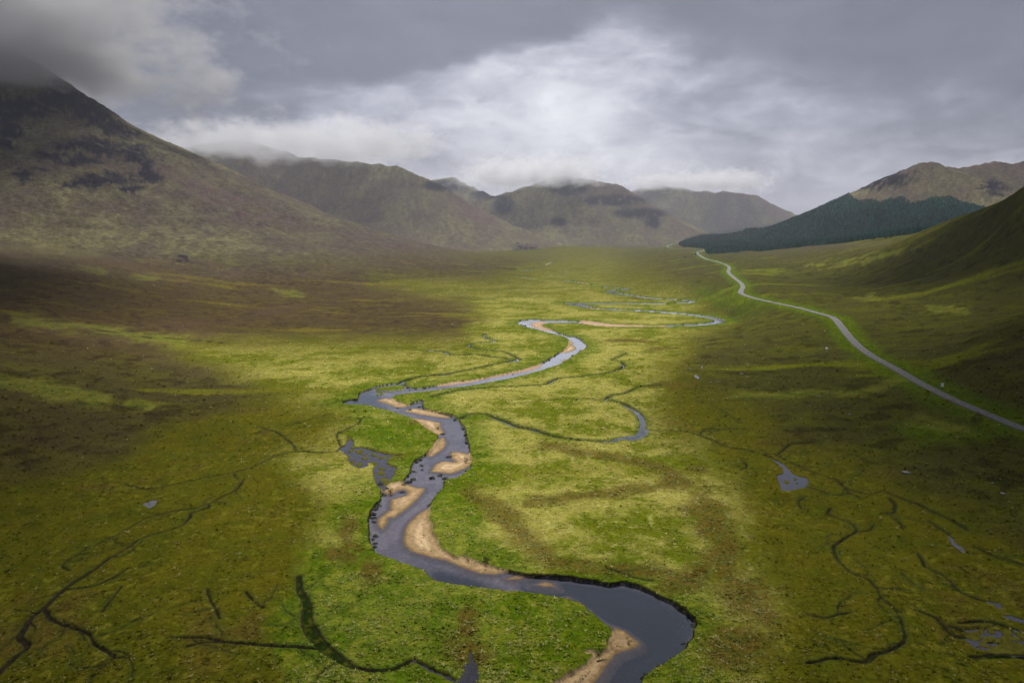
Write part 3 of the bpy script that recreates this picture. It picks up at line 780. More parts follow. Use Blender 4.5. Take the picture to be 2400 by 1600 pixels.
def blob(cx, cy, rx, ry, soft=.6):
    q = np.hypot((pxw - cx) / rx, (pyw - cy) / ry)
    return smooth(1 + soft, 1 - soft, q + .5 * n15 + .4 * n4)
def streak(P, hw, soft=1.0):
    s = np.full(X.shape, 1e6)
    line_into(s, pxw, pyw, P, hw, 80)
    return smooth(hw * (0.8 + soft), -hw * .6, s + hw * (.8 * n15 + .6 * n4))
rust = np.zeros(X.shape)
for b in [(1622,1205,45,28),(1655,1262,40,32),(1690,1330,55,40),(1560,1125,42,22),(1760,1460,60,50),(1720,1560,80,40),(860,1375,28,45),(1108,1470,20,40),(1105,1535,50,35),(826,1250,26,45),(800,1310,26,30),
          (1475,802,45,6),(1545,815,34,6),(930,1135,30,8),(880,1060,60,9),(985,985,30,9),(1290,1045,40,9),(1640,1100,26,10),(1620,1370,70,25),(1560,905,60,8),(1490,700,40,3)]:
    rust = np.maximum(rust, blob(*b))
for P, w in [([(1120,1160),(1180,1200),(1230,1265),(1285,1315)],14),([(1270,1043),(1400,1070),(1560,1100)],7),([(1570,1130),(1450,1155),(1230,1180)],7),([(1300,1320),(1450,1335),(1560,1345),(1640,1390)],9),([(1640,1180),(1690,1290),(1720,1400),(1800,1500)],22)]:
    rust = np.maximum(rust, streak(P, w) * .9)
C = mixc(C, mixc(c3(.098, .068, .015), c3(.060, .058, .012), smooth(-.2, .3, n4)), np.clip(rust, 0, 1) * .85 * (OWN == 0))
bright = np.zeros(X.shape)
for P, w in [([(50,752),(200,768),(330,790),(440,800)],7),([(-40,893),(60,905),(170,925),(220,935)],9),([(280,945),(340,950)],5),([(1720,925),(1850,925),(2040,912),(2110,893)],5),([(320,650),(360,655)],4),([(640,683),(700,690)],4),([(440,598),(560,615)],4),
             ([(2010,700),(2060,692)],3),([(2180,722),(2260,730)],3),([(1900,622),(2020,612),(2110,590)],3),([(180,625),(240,640)],3),([(2160,990),(2260,1005)],10)]:
    bright = np.maximum(bright, streak(P, w))
C = mixc(C, mixc(c3(.165, .165, .030), c3(.10, .125, .018), smooth(-.2, .3, n15)), np.clip(bright, 0, 1) * .55)
# hills: heather brown, olive grass, pale grass on the spurs, dark crag
hz = np.clip(Z / 450.0, 0, 1)
MASK = (DIST > 1200) & (Y > 0)
dxy = fbm(X, Y, 500.0, 4, .55, 121.)
gul = fbm(X * 1.0, Y * 0.35, 90.0, 4, .6, 123.)
hf = fbm(X + .2 * Y, Y * .45, 22.0, 3, .6, 125.)
hill = mixc(c3(.076, .061, .048), c3(.096, .083, .050), smooth(-.3, .35, gul + .6 * dxy))
hill = mixc(hill, c3(.140, .124, .066), smooth(.15, .5, dxy + .5 * gul + .3 * hf) * .6)
hill = mixc(hill, c3(.084, .056, .052), smooth(.0, .45, -dxy + .4 * n60) * .75)
hill = hill * (1 + .32 * hf)[:, None]
hill = mixc(hill, c3(.048, .040, .034), smooth(.18, .45, fbm(X, Y, 40.0, 3, .6, 127.) + .3 * gul) * .55)
M_HILL = np.where(X < 150, smooth(8, 75, Z + 14 * n250) * smooth(800, 1900, DIST + 200 * n250), smooth(22, 100, Z) * smooth(1500, 2300, DIST) * (X < 900)) + (OWN > 0) * smooth(5, 60, Z) * np.maximum(X > 300, smooth(2500, 3100, DIST))
M_HILL = np.clip(M_HILL, 0, 1)
hill = hill * np.where(OWN >= 2, 1.28, 1.0)[:, None]  # far hills lightened to make up for weak sun on facing slopes
C = mixc(C, hill, M_HILL)
cr = np.zeros(X.shape)
for b in [(165,232,60,18),(222,258,34,26),(215,275,26,10),(262,300,16,14),(300,312,16,8),(215,338,60,9),(262,352,50,9),(320,362,30,13),(120,368,26,8),(190,376,36,7),(250,420,56,10),(190,431,26,7),(60,407,24,9),(345,395,14,20),(310,442,16,5),(350,415,18,12),(60,250,80,16),(20,300,22,40),
          (1310,520,16,6),(1140,455,26,8),(1180,480,18,14),(1040,435,40,8),(1440,470,60,8),(1500,500,50,8),(1330,445,36,8),(1530,520,14,10),(2380,378,22,4),(2330,440,20,10),(2050,420,60,16),(1240,582,20,3),(1220,577,12,3),(430,607,16,5)]:
    cr = np.maximum(cr, blob(b[0], b[1], b[2] * 1.3, b[3] * 1.6, .3))
cr = cr * smooth(-.25, .1, fbm(X * .5, Y, 24.0, 4, .65, 131.) + .2)
CRAG = np.clip(cr, 0, 1) * np.maximum(OWN > 0, M_HILL)
C = mixc(C, c3(.018, .016, .024), CRAG)
rocky = smooth(.30, .5, fbm(X, Y, 70.0, 4, .65, 133.)) * smooth(150, 420, Z) * .6
C = mixc(C, c3(.055, .050, .052), rocky)
MASK = (DIST < 3600) & (Y > 0)
FOREST = [(1592,574),(1602,560),(1640,548),(1800,527),(1880,505),(1950,470),(1985,452),(2010,472),(2040,466),(2060,474),(2095,462),(2120,462),(2135,478),(2165,470),(2195,462),(2230,462),(2262,476),(2300,486),(2330,500),(2330,640),(2050,640),(2050,563),(1900,577),(1780,588),(1700,592.5),(1662,596),(1654,592),(1652,583),(1625,580),(1600,578)]
ff = smooth(4, -6, poly_sdf(PX, PY, FOREST)) * (Y > 2230 - (PX - 1655) * 0.95) * (Y > 1700)
C = mixc(C, c3(.020, .026, .014), ff * (1 - .6 * smooth(495, 460, PY)))
# sand, wet sand rim, river bed, peat faces
inriv = smooth(0.3, -0.5, S_RIVR) * (1 - smooth(0.6, -0.4, S_ISL))
above = Z - WATER
sandc = mixc(c3(.21, .135, .060), c3(.42, .30, .175), smooth(.05, .34, above + .05 * n15))
sandc = mixc(sandc, c3(.27, .175, .095), smooth(.0, .4, n15 + .5 * n4) * .55)
sandc = sandc * (1 + .13 * np.sin(S_SAND * 1.9 + 3 * n15) + .22 * ns)[:, None]
sandc = mixc(sandc, c3(.115, .075, .036), smooth(.11, .015, above) * .8)
redd = ((SAND_ID == 15) | (SAND_ID == 16) | (SAND_ID == 11) | (SAND_ID == 99)) * 1.0
sandc = mixc(sandc, c3(.34, .215, .155), redd * .6)
bedc = mixc(mixc(c3(.210, .192, .232), c3(.130, .128, .165), smooth(-.2, .4, n15 + .4 * n60)), c3(.006, .013, .020), np.maximum(smooth(0.45, 1.0, -above), DEEP * smooth(-.5, .8, S_SAND)))
bedc = mixc(bedc, sandc * .6, smooth(2.4, 0.2, S_SAND) * .7)
C = mixc(C, mixc(bedc, sandc, smooth(-.04, .04, above)), inriv)
peat = c3(.014, .011, .008)
bankface = smooth(-1.0, -.45, S_RIVR) * smooth(0.55, 0.05, S_RIVR) * (above > .08) * smooth(-0.6, 0.4, S_SAND)
C = mixc(C, peat, np.clip(bankface * 1.1, 0, 1))
C = mixc(C, peat * 1.4, smooth(0.34, -0.12, S_DR + .15 * n4) * .95 * near)
C = mixc(C, c3(.034, .048, .010), smooth(1.6, 0.3, S_DR) * (1 - smooth(0.4, 0.0, S_DR)) * .45 * near)
C = mixc(C, mixc(c3(.012, .022, .003), c3(.045, .050, .006), smooth(.0, .4, n4 + ns * .5)), smooth(-.2, -.8, S_DR) * (X > -110) * near)
C = mixc(C, peat * 1.3, smooth(0.9, 0.2, S_STR) * .9)
C = mixc(C, c3(.045, .075, .010), smooth(4.5, 1.0, S_STR) * (1 - smooth(0.9, 0.2, S_STR)) * .6)
C = mixc(C, mixc(c3(.035, .028, .014), c3(.085, .080, .014), smooth(0.0, .14, Z - np.array([POOL_LV[k] for k in POOLS])[np.maximum(POOL_ID, 0)])), smooth(0.9, -0.2, S_POOL))
C = C * (1 + .16 * np.where(near > 0, ns, 0))[:, None]
C = mixc(C, c3(.115, .105, .085), smooth(4.3, 3.3, D_ROAD + .5 * n4))            # grit along the road edge
veg = (1 - inriv) * (OWN == 0) * (1 - M_HILL)
lum = C.mean(1, keepdims=True)
C = np.where(veg[:, None] > .5, lum + (C - lum) * 1.05, C)
C = np.clip(C, 0.003, 0.6)

# ------------------------------------------------------------------ mesh + material helpers
def mesh_np(name, V, F, mat=None, col=None, smooth_shade=True, extra=None):
    """fast mesh from numpy; F is an (n,3) or (n,4) index array"""
    V = np.ascontiguousarray(V, np.float32)
    F = np.ascontiguousarray(F, np.int32)
    n, k = F.shape
    me = bpy.data.meshes.new(name)
    me.vertices.add(len(V))
    me.vertices.foreach_set('co', V.ravel())
    me.loops.add(n * k)
    me.loops.foreach_set('vertex_index', F.ravel())
    me.polygons.add(n)
    me.polygons.foreach_set('loop_start', np.arange(0, n * k, k, dtype=np.int32))
    me.polygons.foreach_set('use_smooth', np.full(n, smooth_shade))
    me.update(calc_edges=True)
    if col is not None:
        a = me.attributes.new('cover', 'FLOAT_COLOR', 'POINT')
        a.data.foreach_set('color', np.concatenate([col, np.ones((len(col), 1))], 1).astype(np.float32).ravel())
    for nm, arr in (extra or {}).items():
        a = me.attributes.new(nm, 'FLOAT', 'POINT')
        a.data.foreach_set('value', np.ascontiguousarray(arr, np.float32))
    if mat:
        me.materials.append(mat)
    return me

def link(name, me, kind=None, label=None, cat=None, group=None, parent=None, loc=None):
    o = bpy.data.objects.new(name, me)
    COL.objects.link(o)
    if parent is not None:
        o.parent = parent
    if loc is not None:
        o.location = loc
    if kind:
        o['kind'] = kind
    if label:
        o['label'] = label
    if cat:
        o['category'] = cat
    if group:
        o['group'] = group
    return o

def new_mat(name):
    m = bpy.data.materials.new(name)
    m.use_nodes = True
    T = NT(m.node_tree)
    T.n.clear()
    out = T.node('ShaderNodeOutputMaterial')
    return m, T, out

def principled(T, out, **kw):
    b = T.node('ShaderNodeBsdfPrincipled')
    for k, v in kw.items():
        T.put(b.inputs[k.replace('_', ' ')], v)
    T.l.new(b.outputs[0], out.inputs[0])
    return b

def cover_mat(name, fine, bump, rough=0.9, spec=0.12, amp=1.0, bd=0.35):
    m, T, out = new_mat(name)
    at = T.node('ShaderNodeAttribute', attribute_name='cover')
    geo = T.node('ShaderNodeNewGeometry')
    p = geo.outputs['Position']
    a = T.noise(p, fine, 4.0, 0.65)
    b = T.noise(p, fine * 0.22, 3.0, 0.6)
    f = T.math('ADD', T.ramp(a, 0.28, 0.74, 1 - .5 * amp, 1 + .46 * amp), T.ramp(b, 0.3, 0.7, -0.18 * amp, 0.20 * amp))
    col = T.scale(at.outputs['Color'], f)
    col = T.mix(T.ramp(b, 0.38, 0.68, 0.0, 0.30 * amp), col, T.vmath('MULTIPLY', col, (0.74, 1.02, 0.60)))
    bm = T.node('ShaderNodeBump')
    bm.inputs['Strength'].default_value = bump
    bm.inputs['Distance'].default_value = bd
    T.put(bm.inputs['Height'], T.noise(p, fine * 1.3, 2.0, 0.6))
    bs = principled(T, out, Base_Color=col, Roughness=rough)
    bs.inputs['Specular IOR Level'].default_value = spec
    T.l.new(bm.outputs[0], bs.inputs['Normal'])
    return m
MAT_GROUND = cover_mat('moor_and_meadow', 0.7, 0.45, 0.95, 0.0, 0.62)
MAT_HILL = cover_mat('hill_grass_and_rock', 0.09, 0.7, 0.95, 0.0, 0.75, 5.0)
MAT_SAND = cover_mat('river_sand', 1.6, 0.15, 0.85, 0.1, 0.5)

# ------------------------------------------------------------------ cut the grid into the pieces of the place
ii, jj = np.meshgrid(np.arange(NR - 1), np.arange(NA), indexing='ij')
jn = (jj + 1) % NA
Q = np.stack([ii * NA + jj, ii * NA + jn, (ii + 1) * NA + jn, (ii + 1) * NA + jj], -1).reshape(-1, 4)
VV = np.stack([X, Y, Z], 1)
fo = np.where((OWN[Q] == OWN[Q][:, :1]).all(1), OWN[Q[:, 0]], OWN[Q].max(1))
sand_v = (S_SAND < 0.15) & (S_RIVR < 0.1) & (SAND_ID >= 0) & (SAND_ID < 90)
fs = np.where(sand_v[Q].sum(1) >= 3, SAND_ID[Q[:, 0]], -1)

def piece(name, faces, mat, kind='structure', flat_z=None, label=None):
    used = np.unique(faces)
    if not len(used):
        return None
    mp = np.zeros(len(X), np.int32)
    mp[used] = np.arange(len(used))
    V = VV[used].copy()
    if flat_z is not None:
        V[:, 2] = flat_z
    me = mesh_np(name, V, mp[faces], mat, None if flat_z is not None else C[used])
    return link(name, me, kind, label)

cap = np.array([[0, 0, float(Z[:NA].mean())]])
g_faces = Q[(fo == 0) & (fs < 0)]
ground = piece('ground', g_faces, MAT_GROUND)
# close the sheet under the viewpoint
ring = VV[:NA]
me = mesh_np('ground_under_viewpoint', np.vstack([ring, cap]), np.stack([np.arange(NA), np.full(NA, NA), (np.arange(NA) + 1) % NA], 1), MAT_GROUND, np.vstack([C[:NA], C[:1]]))
link('ground', me, 'structure')
for i, nme in enumerate(RNAMES):
    piece('hill' if nme == 'forest_hill' else 'mountain', Q[fo == i + 1], MAT_HILL)
for i, nme in enumerate(SAND):
    piece('sand_bar', Q[fs == i], MAT_SAND)

# ------------------------------------------------------------------ water
def water_mat(name, tint, rough, ripple, ior, refl=(.84, .93, 1.0)):
    m, T, out = new_mat(name)
    geo = T.node('ShaderNodeNewGeometry')
    p = geo.outputs['Position']
    rf = T.ramp(T.noise(p, 0.045, 3.0, 0.6), 0.42, 0.62, 0.2, 1.7)      # calm and riffled stretches
    h = T.math('MULTIPLY', T.math('ADD', T.noise(p, 0.55, 3.0, 0.6), T.math('MULTIPLY', T.noise(p, 2.2, 3.0, 0.6), 0.45)), rf)
    bm = T.node('ShaderNodeBump')
    bm.inputs['Strength'].default_value = ripple
    bm.inputs['Distance'].default_value = 0.1
    T.put(bm.inputs['Height'], h)
    cs = T.math('ABSOLUTE', T.vmath('DOT_PRODUCT', geo.outputs['Incoming'], bm.outputs[0]))
    f5 = T.math('POWER', T.math('SUBTRACT', 1.0, cs, clamp=True), 3.2)
    fac = T.math('MULTIPLY_ADD', f5, 1 - ior, ior, clamp=True)
    tr = T.node('ShaderNodeBsdfTransparent')
    T.put(tr.inputs[0], tint)
    gl = T.node('ShaderNodeBsdfGlossy')
    gl.inputs['Roughness'].default_value = rough
    T.put(gl.inputs['Color'], refl)
    T.l.new(bm.outputs[0], gl.inputs['Normal'])
    mx = T.node('ShaderNodeMixShader')
    T.l.new(fac, mx.inputs[0])
    T.l.new(tr.outputs[0], mx.inputs[1])
    T.l.new(gl.outputs[0], mx.inputs[2])
    T.l.new(mx.outputs[0], out.inputs[0])
    return m
MAT_WATER = water_mat('river_water', (.74, .70, .70), 0.03, 0.24, 0.10, (.88, .94, 1.0))
MAT_POOL = water_mat('peat_water', (.34, .27, .19), 0.04, 0.10, 0.10, (.95, .95, 1.0))
fr_ = (S_RIV[Q] < 2.5).any(1) & (OWN[Q] == 0).all(1) & (Y[Q] > 60).all(1)
piece('river', Q[fr_], MAT_WATER, flat_z=WATER)
fst = (S_STR[Q] < 2.2).any(1) & ~fr_
piece('stream', Q[fst], MAT_WATER, flat_z=WATER)
for i, nme in enumerate(POOLS):
    f = (S_POOL[Q] < 1.2).any(1) & (POOL_ID[Q] == i).any(1)
    piece('pool', Q[f], MAT_POOL, flat_z=POOL_LV[nme])

# ------------------------------------------------------------------ point queries on the finished ground
_rows = rows
def ground_z(x, y):
    """height of the built surface, bilinear in the grid (only ahead of the viewpoint)"""
    x, y = np.atleast_1d(np.asarray(x, float)), np.atleast_1d(np.asarray(y, float))
    fi = np.interp(y, _rows, np.arange(NR))
    fj = (x / y + UMAX) / (2 * UMAX) * (NC - 1)
    i = np.clip(fi.astype(int), 0, NR - 2)
    j = np.clip(fj.astype(int), 0, NC - 2)
    a, b = np.clip(fi - i, 0, 1), np.clip(fj - j, 0, 1)
    g = lambda p, q: Z[p * NA + q]
    return (g(i, j) * (1 - b) + g(i, j + 1) * b) * (1 - a) + (g(i + 1, j) * (1 - b) + g(i + 1, j + 1) * b) * a

def seen_pt(px, py, d0=120.0, d1=4000.0):
    """first point of the built ground along the view ray of a picture point"""
    d = np.exp(np.linspace(math.log(d0), math.log(d1), 2500))
    x, y, z = at_depth(np.full_like(d, px), np.full_like(d, py), d)
    hit = np.nonzero(z < ground_z(x, y))[0]
    k = hit[0] if len(hit) else len(d) - 1
    return float(x[k]), float(y[k]), float(ground_z(x[k], y[k])[0])

# ------------------------------------------------------------------ road
def simple_mat(name, col, rough=0.8, spec=0.2, nscale=None, amt=0.3):
    m, T, out = new_mat(name)
    c = col
    if nscale:
        geo = T.node('ShaderNodeNewGeometry')
        n = T.noise(geo.outputs['Position'], nscale, 4.0, 0.6)
        rgb = T.node('ShaderNodeRGB')
        rgb.outputs[0].default_value = tuple(col) + (1,)
        c = T.scale(rgb.outputs[0], T.ramp(n, 0.3, 0.7, 1 - amt, 1 + amt))
    b = principled(T, out, Base_Color=c, Roughness=rough)
    b.inputs['Specular IOR Level'].default_value = spec
    return m
MAT_ASPH = simple_mat('worn_asphalt', (.074, .071, .078), 0.75, 0.3, 0.7, 0.25)
MAT_PAINT = simple_mat('road_paint', (.42, .42, .40), 0.7, 0.3, 1.5, 0.25)
tan_ = np.gradient(RC, axis=0)
nrm = np.stack([tan_[:, 1], -tan_[:, 0]], 1)
nrm /= np.linalg.norm(nrm, axis=1)[:, None]
def ribbon(name, off_a, off_b, lift, i0=0, i1=None, mat=None, thick=0.0):
    i1 = len(RC) if i1 is None else i1
    c, n = RC[i0:i1], nrm[i0:i1]
    cols = [off_a, off_b] if not thick else [off_a, off_a, off_b, off_b]
    lifts = [lift, lift] if not thick else [lift - thick, lift, lift, lift - thick]
    V = np.concatenate([np.stack([c[:, 0] + n[:, 0] * o, c[:, 1] + n[:, 1] * o, c[:, 2] + l], 1) for o, l in zip(cols, lifts)])
    m = len(c)
    F = []
    for k in range(len(cols) - 1):
        a = np.arange(m - 1) + k * m
        F.append(np.stack([a, a + 1, a + 1 + m, a + m], 1))
    return mesh_np(name, V, np.concatenate(F), mat, None, False)
road = link('road', ribbon('road', -3.1, 3.1, 0.0, mat=MAT_ASPH, thick=0.5), 'structure')
for s in (-1, 1):
    link('edge_line', ribbon('edge_line', s * 2.8 - .085, s * 2.8 + .085, 0.012, mat=MAT_PAINT), parent=road)
vis = [i for i in range(len(RC) - 2)]
k = 0
i = 16
while i < len(RC) - 3 and k < 150:
    solid = RS[i] < RS[16] + 130
    link('centre_dash', ribbon('centre_dash', -.10, .10, 0.012, i, i + (3 if solid else 2), MAT_PAINT), parent=road)
    k += 1
    i += 3 if solid else 3

# ------------------------------------------------------------------ grass, rush and heather tufts
MAT_TUFT, T, out = new_mat('grass_tuft')
at = T.node('ShaderNodeAttribute', attribute_name='cover')
df = T.node('ShaderNodeBsdfDiffuse')
tl = T.node('ShaderNodeBsdfTranslucent')
T.put(df.inputs[0], at.outputs['Color'])
T.put(tl.inputs[0], at.outputs['Color'])
mx = T.node('ShaderNodeMixShader')
mx.inputs[0].default_value = 0.5
T.l.new(df.outputs[0], mx.inputs[1])
T.l.new(tl.outputs[0], mx.inputs[2])
T.l.new(mx.outputs[0], out.inputs[0])

dist = DIST
ok = (Y > 140) & (np.abs(X) < Y * 0.83) & (dist < 900) & (S_RIVR > 0.5) & (S_STR > 0.8) & (S_POOL > 0.6) & (S_DR > 0.3) & (D_ROAD > 5.5) & (OWN == 0)
clump = fbm(X, Y, 7.0, 3, .6, 201.)
wgt = np.where(ok, (0.25 + 1.2 * smooth(-.1, .5, clump)) * smooth(900, 260, dist) ** 0.6 * (0.35 + 0.65 * M_MEAD + 0.15 * M_MOOR), 0)
NT_ = 95000
idx = rng.choice(len(X), NT_, replace=True, p=wgt / wgt.sum())
# weeds creeping on to the upper parts of the sand
sw = np.nonzero((S_SAND < -.6) & (S_RIVR > -4.5) & (S_RIVR < -.2) & (Z - WATER > .12) & (DIST < 420) & (clump > .02))[0]
NW = 420
idx[:NW] = rng.choice(sw, NW)
jx = X[idx] + rng.uniform(-.5, .5, NT_) * np.maximum(.5, Y[idx] * 0.0017)
jy = Y[idx] + rng.uniform(-.5, .5, NT_) * np.maximum(.5, Y[idx] ** 2 / 90000)
jz = ground_z(jx, jy)
base_c = C[idx]
straw = rng.random(NT_) < (0.16 + 0.34 * M_MEAD[idx] * smooth(-.2, .4, n15[idx])) * (1 - .6 * M_MOOR[idx])
tc_ = base_c * (1 + (rng.uniform(0.85, 1.28, (NT_, 1)) - 1) * np.where(M_MOOR[idx] > .5, .8, 1)[:, None]) * np.where(M_MOOR[idx] > .5, 1.12, 1.08)[:, None]
tc_ = np.where(straw[:, None], lerp(tc_, np.array([[.36, .32, .15]]), .45), tc_)
dark = rng.random(NT_) < 0.07
tc_ = np.where((dark & ~straw)[:, None], tc_ * np.array([[.5, .62, .5]]), tc_)
sz = np.clip(.5 * np.exp(rng.normal(0, .42, NT_)), .25, 1.5) * np.clip(dist[idx] / 260, .9, 2.2)
tc_[:NW] = np.array([[.050, .068, .014]]) * rng.uniform(.6, 1.5, (NW, 1))
sz[:NW] *= .55
NB = 5
th = rng.uniform(0, 2 * math.pi, (NT_, NB))
lean = rng.uniform(.35, .9, (NT_, NB))
hh = rng.uniform(.28, .6, (NT_, NB)) * sz[:, None]
wd = rng.uniform(.16, .30, (NT_, NB)) * sz[:, None]
cx, cy = np.cos(th), np.sin(th)
bx, by, bz = jx[:, None], jy[:, None], jz[:, None] - .05
tri = np.stack([
    np.stack([bx - cy * wd, by + cx * wd, bz + 0 * th], -1),
    np.stack([bx + cy * wd, by - cx * wd, bz + 0 * th], -1),
    np.stack([bx + cx * lean * sz[:, None], by + cy * lean * sz[:, None], bz + hh], -1)], 2).reshape(-1, 3)
tcol = np.repeat(tc_, NB * 3, axis=0)
me = mesh_np('grass', tri, np.arange(len(tri)).reshape(-1, 3), MAT_TUFT, np.clip(tcol * np.repeat(lerp(1.4, 1.75, M_MEAD[idx]), NB * 3)[:, None], .004, .75), True)
up = np.tile(np.array([[0., 0., 1.]]), (len(tri), 1)) + rng.normal(0, .18, (len(tri), 3))
me.normals_split_custom_set_from_vertices(up / np.linalg.norm(up, axis=1)[:, None])
link('grass', me, 'stuff', 'rough tufts of grass, rush and heather over the glen floor', 'grass')

# ------------------------------------------------------------------ spruce plantation
MAT_SPRUCE, T, out = new_mat('spruce_needles')
at = T.node('ShaderNodeAttribute', attribute_name='cover')
geo = T.node('ShaderNodeNewGeometry')
n = T.noise(geo.outputs['Position'], 0.5, 3.0, 0.6)
b = principled(T, out, Base_Color=T.scale(at.outputs['Color'], T.ramp(n, .3, .7, .7, 1.3)), Roughness=0.9)
b.inputs['Specular IOR Level'].default_value = 0.0
MAT_BARK = simple_mat('bark', (.06, .045, .035), 0.9, 0.1, 2.0)
NF = 105000
fy = rng.uniform(1750, 3450, NF)
fx = fy * rng.uniform(.235, .72, NF)
fx += 0
hz_, _ = heights(fx, fy)
fpx_, fpy_ = project(fx, fy, hz_)
fw = 9 * fbm(fx, fy, 90, 3, .5, 301.)
s = poly_sdf(fpx_ + fw, fpy_ + fw * .35, FOREST)
lim_ok = (fy > 2230 - (fpx_ - 1655) * 0.95) & (fy > 1700)
thin = smooth(500, 440, fpy_) * 0.55                               # thins out up the slope
keep = (s < 0) & lim_ok & (rng.random(NF) > thin * smooth(-.25, .1, fbm(fx, fy, 70, 3, .6, 303.)))
fx, fy, fz, fpx_, fpy_ = fx[keep], fy[keep], ground_z(fx[keep], fy[keep]), fpx_[keep], fpy_[keep]
order = np.argsort(fy)
fx, fy, fz, fpx_, fpy_ = fx[order], fy[order], fz[order], fpx_[order], fpy_[order]
NFT = len(fx)
fh = rng.uniform(8, 17, NFT) * (0.75 + .3 * smooth(-.3, .3, fbm(fx, fy, 120, 3, .5, 305.))) * (1 - .35 * smooth(505, 455, fpy_))
fr2 = fh * rng.uniform(.20, .27, NFT)
def conifer_arrays(h, r, tiers=3, sides=6, seed=0):
    """ragged tiers of drooping branches; unit tree scaled by h, r"""
    q = np.random.default_rng(seed)
    V, F = [], []
    for t in range(tiers):
        z0 = .10 + .80 * t / tiers
        z1 = min(1.0, z0 + .55)
        rad = (1 - .80 * t / tiers)
        b0 = len(V)
        for k in range(sides):
            a = 2 * math.pi * (k + .5 * (t % 2)) / sides
            rr = rad * q.uniform(.7, 1.15)
            V.append((rr * math.cos(a), rr * math.sin(a), z0 + q.uniform(-.04, .05)))
        V.append((q.uniform(-.05, .05), q.uniform(-.05, .05), z1))
        for k in range(sides):
            F.append((b0 + k, b0 + (k + 1) % sides, b0 + sides))
    return np.array(V), np.array(F)
EDGE_N = 90
front = []
cells = {}
for i in range(NFT):                                            # front-most tree of each strip of the lower edge
    c = int((fpx_[i] - 1590) / 4.2)
    if c not in cells or fy[i] < fy[cells[c]]:
        cells[c] = i
front = [v for k_, v in sorted(cells.items()) if fpx_[v] < 2060][:110]
fset = np.zeros(NFT, bool)
fset[front] = True
protoV, protoF = zip(*[conifer_arrays(1, 1, 3, 5, s_) for s_ in range(6)])
rest = np.nonzero(~fset)[0]
Vs, Fs, Cs, o_ = [], [], [], 0
var = rng.integers(0, 6, NFT)
rot = rng.uniform(0, 6.28, NFT)
shade = rng.uniform(.45, 1.6, NFT) * (1 + .45 * fbm(fx, fy, 110, 3, .6, 311.)) * (1 + .5 * smooth(520, 470, fpy_))
spr = np.array([.028, .102, .078])
for s_ in range(6):
    k = rest[var[rest] == s_]
    pv, pf = protoV[s_], protoF[s_]
    cr_, sr_ = np.cos(rot[k])[:, None], np.sin(rot[k])[:, None]
    vx = (pv[:, 0] * cr_ - pv[:, 1] * sr_) * fr2[k][:, None] + fx[k][:, None]
    vy = (pv[:, 0] * sr_ + pv[:, 1] * cr_) * fr2[k][:, None] + fy[k][:, None]
    vz = pv[:, 2] * fh[k][:, None] + fz[k][:, None] - .6
    Vs.append(np.stack([vx, vy, vz], -1).reshape(-1, 3))
    Fs.append((pf[None] + (np.arange(len(k)) * len(pv))[:, None, None]).reshape(-1, 3) + o_)
    Cs.append(np.repeat(spr[None] * shade[k][:, None], len(pv), 0))
    o_ += len(k) * len(pv)
me = mesh_np('forest', np.concatenate(Vs), np.concatenate(Fs), MAT_SPRUCE, np.concatenate(Cs), False)
link('forest', me, 'stuff', 'dark spruce plantation on the lower slope of the right hill', 'forest')
crowns = []
for s_ in range(6):
    pv, pf = conifer_arrays(1, 1, 5, 8, 50 + s_)
    crowns.append(mesh_np('crown', pv, pf, MAT_SPRUCE, np.repeat(spr[None] * (.8 + .08 * s_), len(pv), 0), False))
a = np.linspace(0, 2 * math.pi, 6, endpoint=False)
tv = np.concatenate([np.stack([np.cos(a) * r_, np.sin(a) * r_, np.full(6, z_)], 1) for r_, z_ in ((.14, -.06), (.05, .75))])
tf = np.array([(k_, (k_ + 1) % 6, (k_ + 1) % 6 + 6, k_ + 6) for k_ in range(6)])
trunk_me = mesh_np('trunk', tv, tf, MAT_BARK)
for i in front:
    t = link('spruce_tree', None, None, 'dark spruce in the front row along the plantation edge', 'tree', 'spruces along the plantation edge', loc=(fx[i], fy[i], fz[i] - .4))
    t.rotation_euler.z = rot[i]
    t.scale = (fr2[i], fr2[i], fh[i])
    link('crown', crowns[var[i]], parent=t)
    link('trunk', trunk_me, parent=t)

# ------------------------------------------------------------------ small things: bushes, clumps, boulders, sign, cars, driftwood
def leafy(name, n, col, seed, flat_=1.0, leaf=.16, var_=.35):
    """ragged bush crown: many small leaf faces through a lumpy volume, unit size"""
    q = np.random.default_rng(seed)
    lobes = q.normal(0, .38, (9, 3)) * np.array([1, 1, .55]) + np.array([0, 0, .55])
    L = lobes[q.integers(0, 9, n)]
    d = q.normal(size=(n, 3))
    d /= np.linalg.norm(d, axis=1)[:, None]
    p = L + d * (q.uniform(.25, 1, (n, 1)) ** .5) * .42
    p[:, 2] = np.maximum(p[:, 2] * flat_, .03)
    t = q.normal(size=(n, 3)); t /= np.linalg.norm(t, axis=1)[:, None]
    b_ = np.cross(d, t); b_ /= np.linalg.norm(b_, axis=1)[:, None] + 1e-9
    s_ = leaf * q.uniform(.6, 1.3, (n, 1))
    V = np.stack([p - t * s_, p + b_ * s_ * .7, p + t * s_], 1).reshape(-1, 3)
    cc = np.asarray(col)[None] * q.uniform(1 - var_, 1 + var_, (n, 1))
    return mesh_np(name, V, np.arange(n * 3).reshape(-1, 3), MAT_TUFT, np.repeat(cc, 3, 0), False)

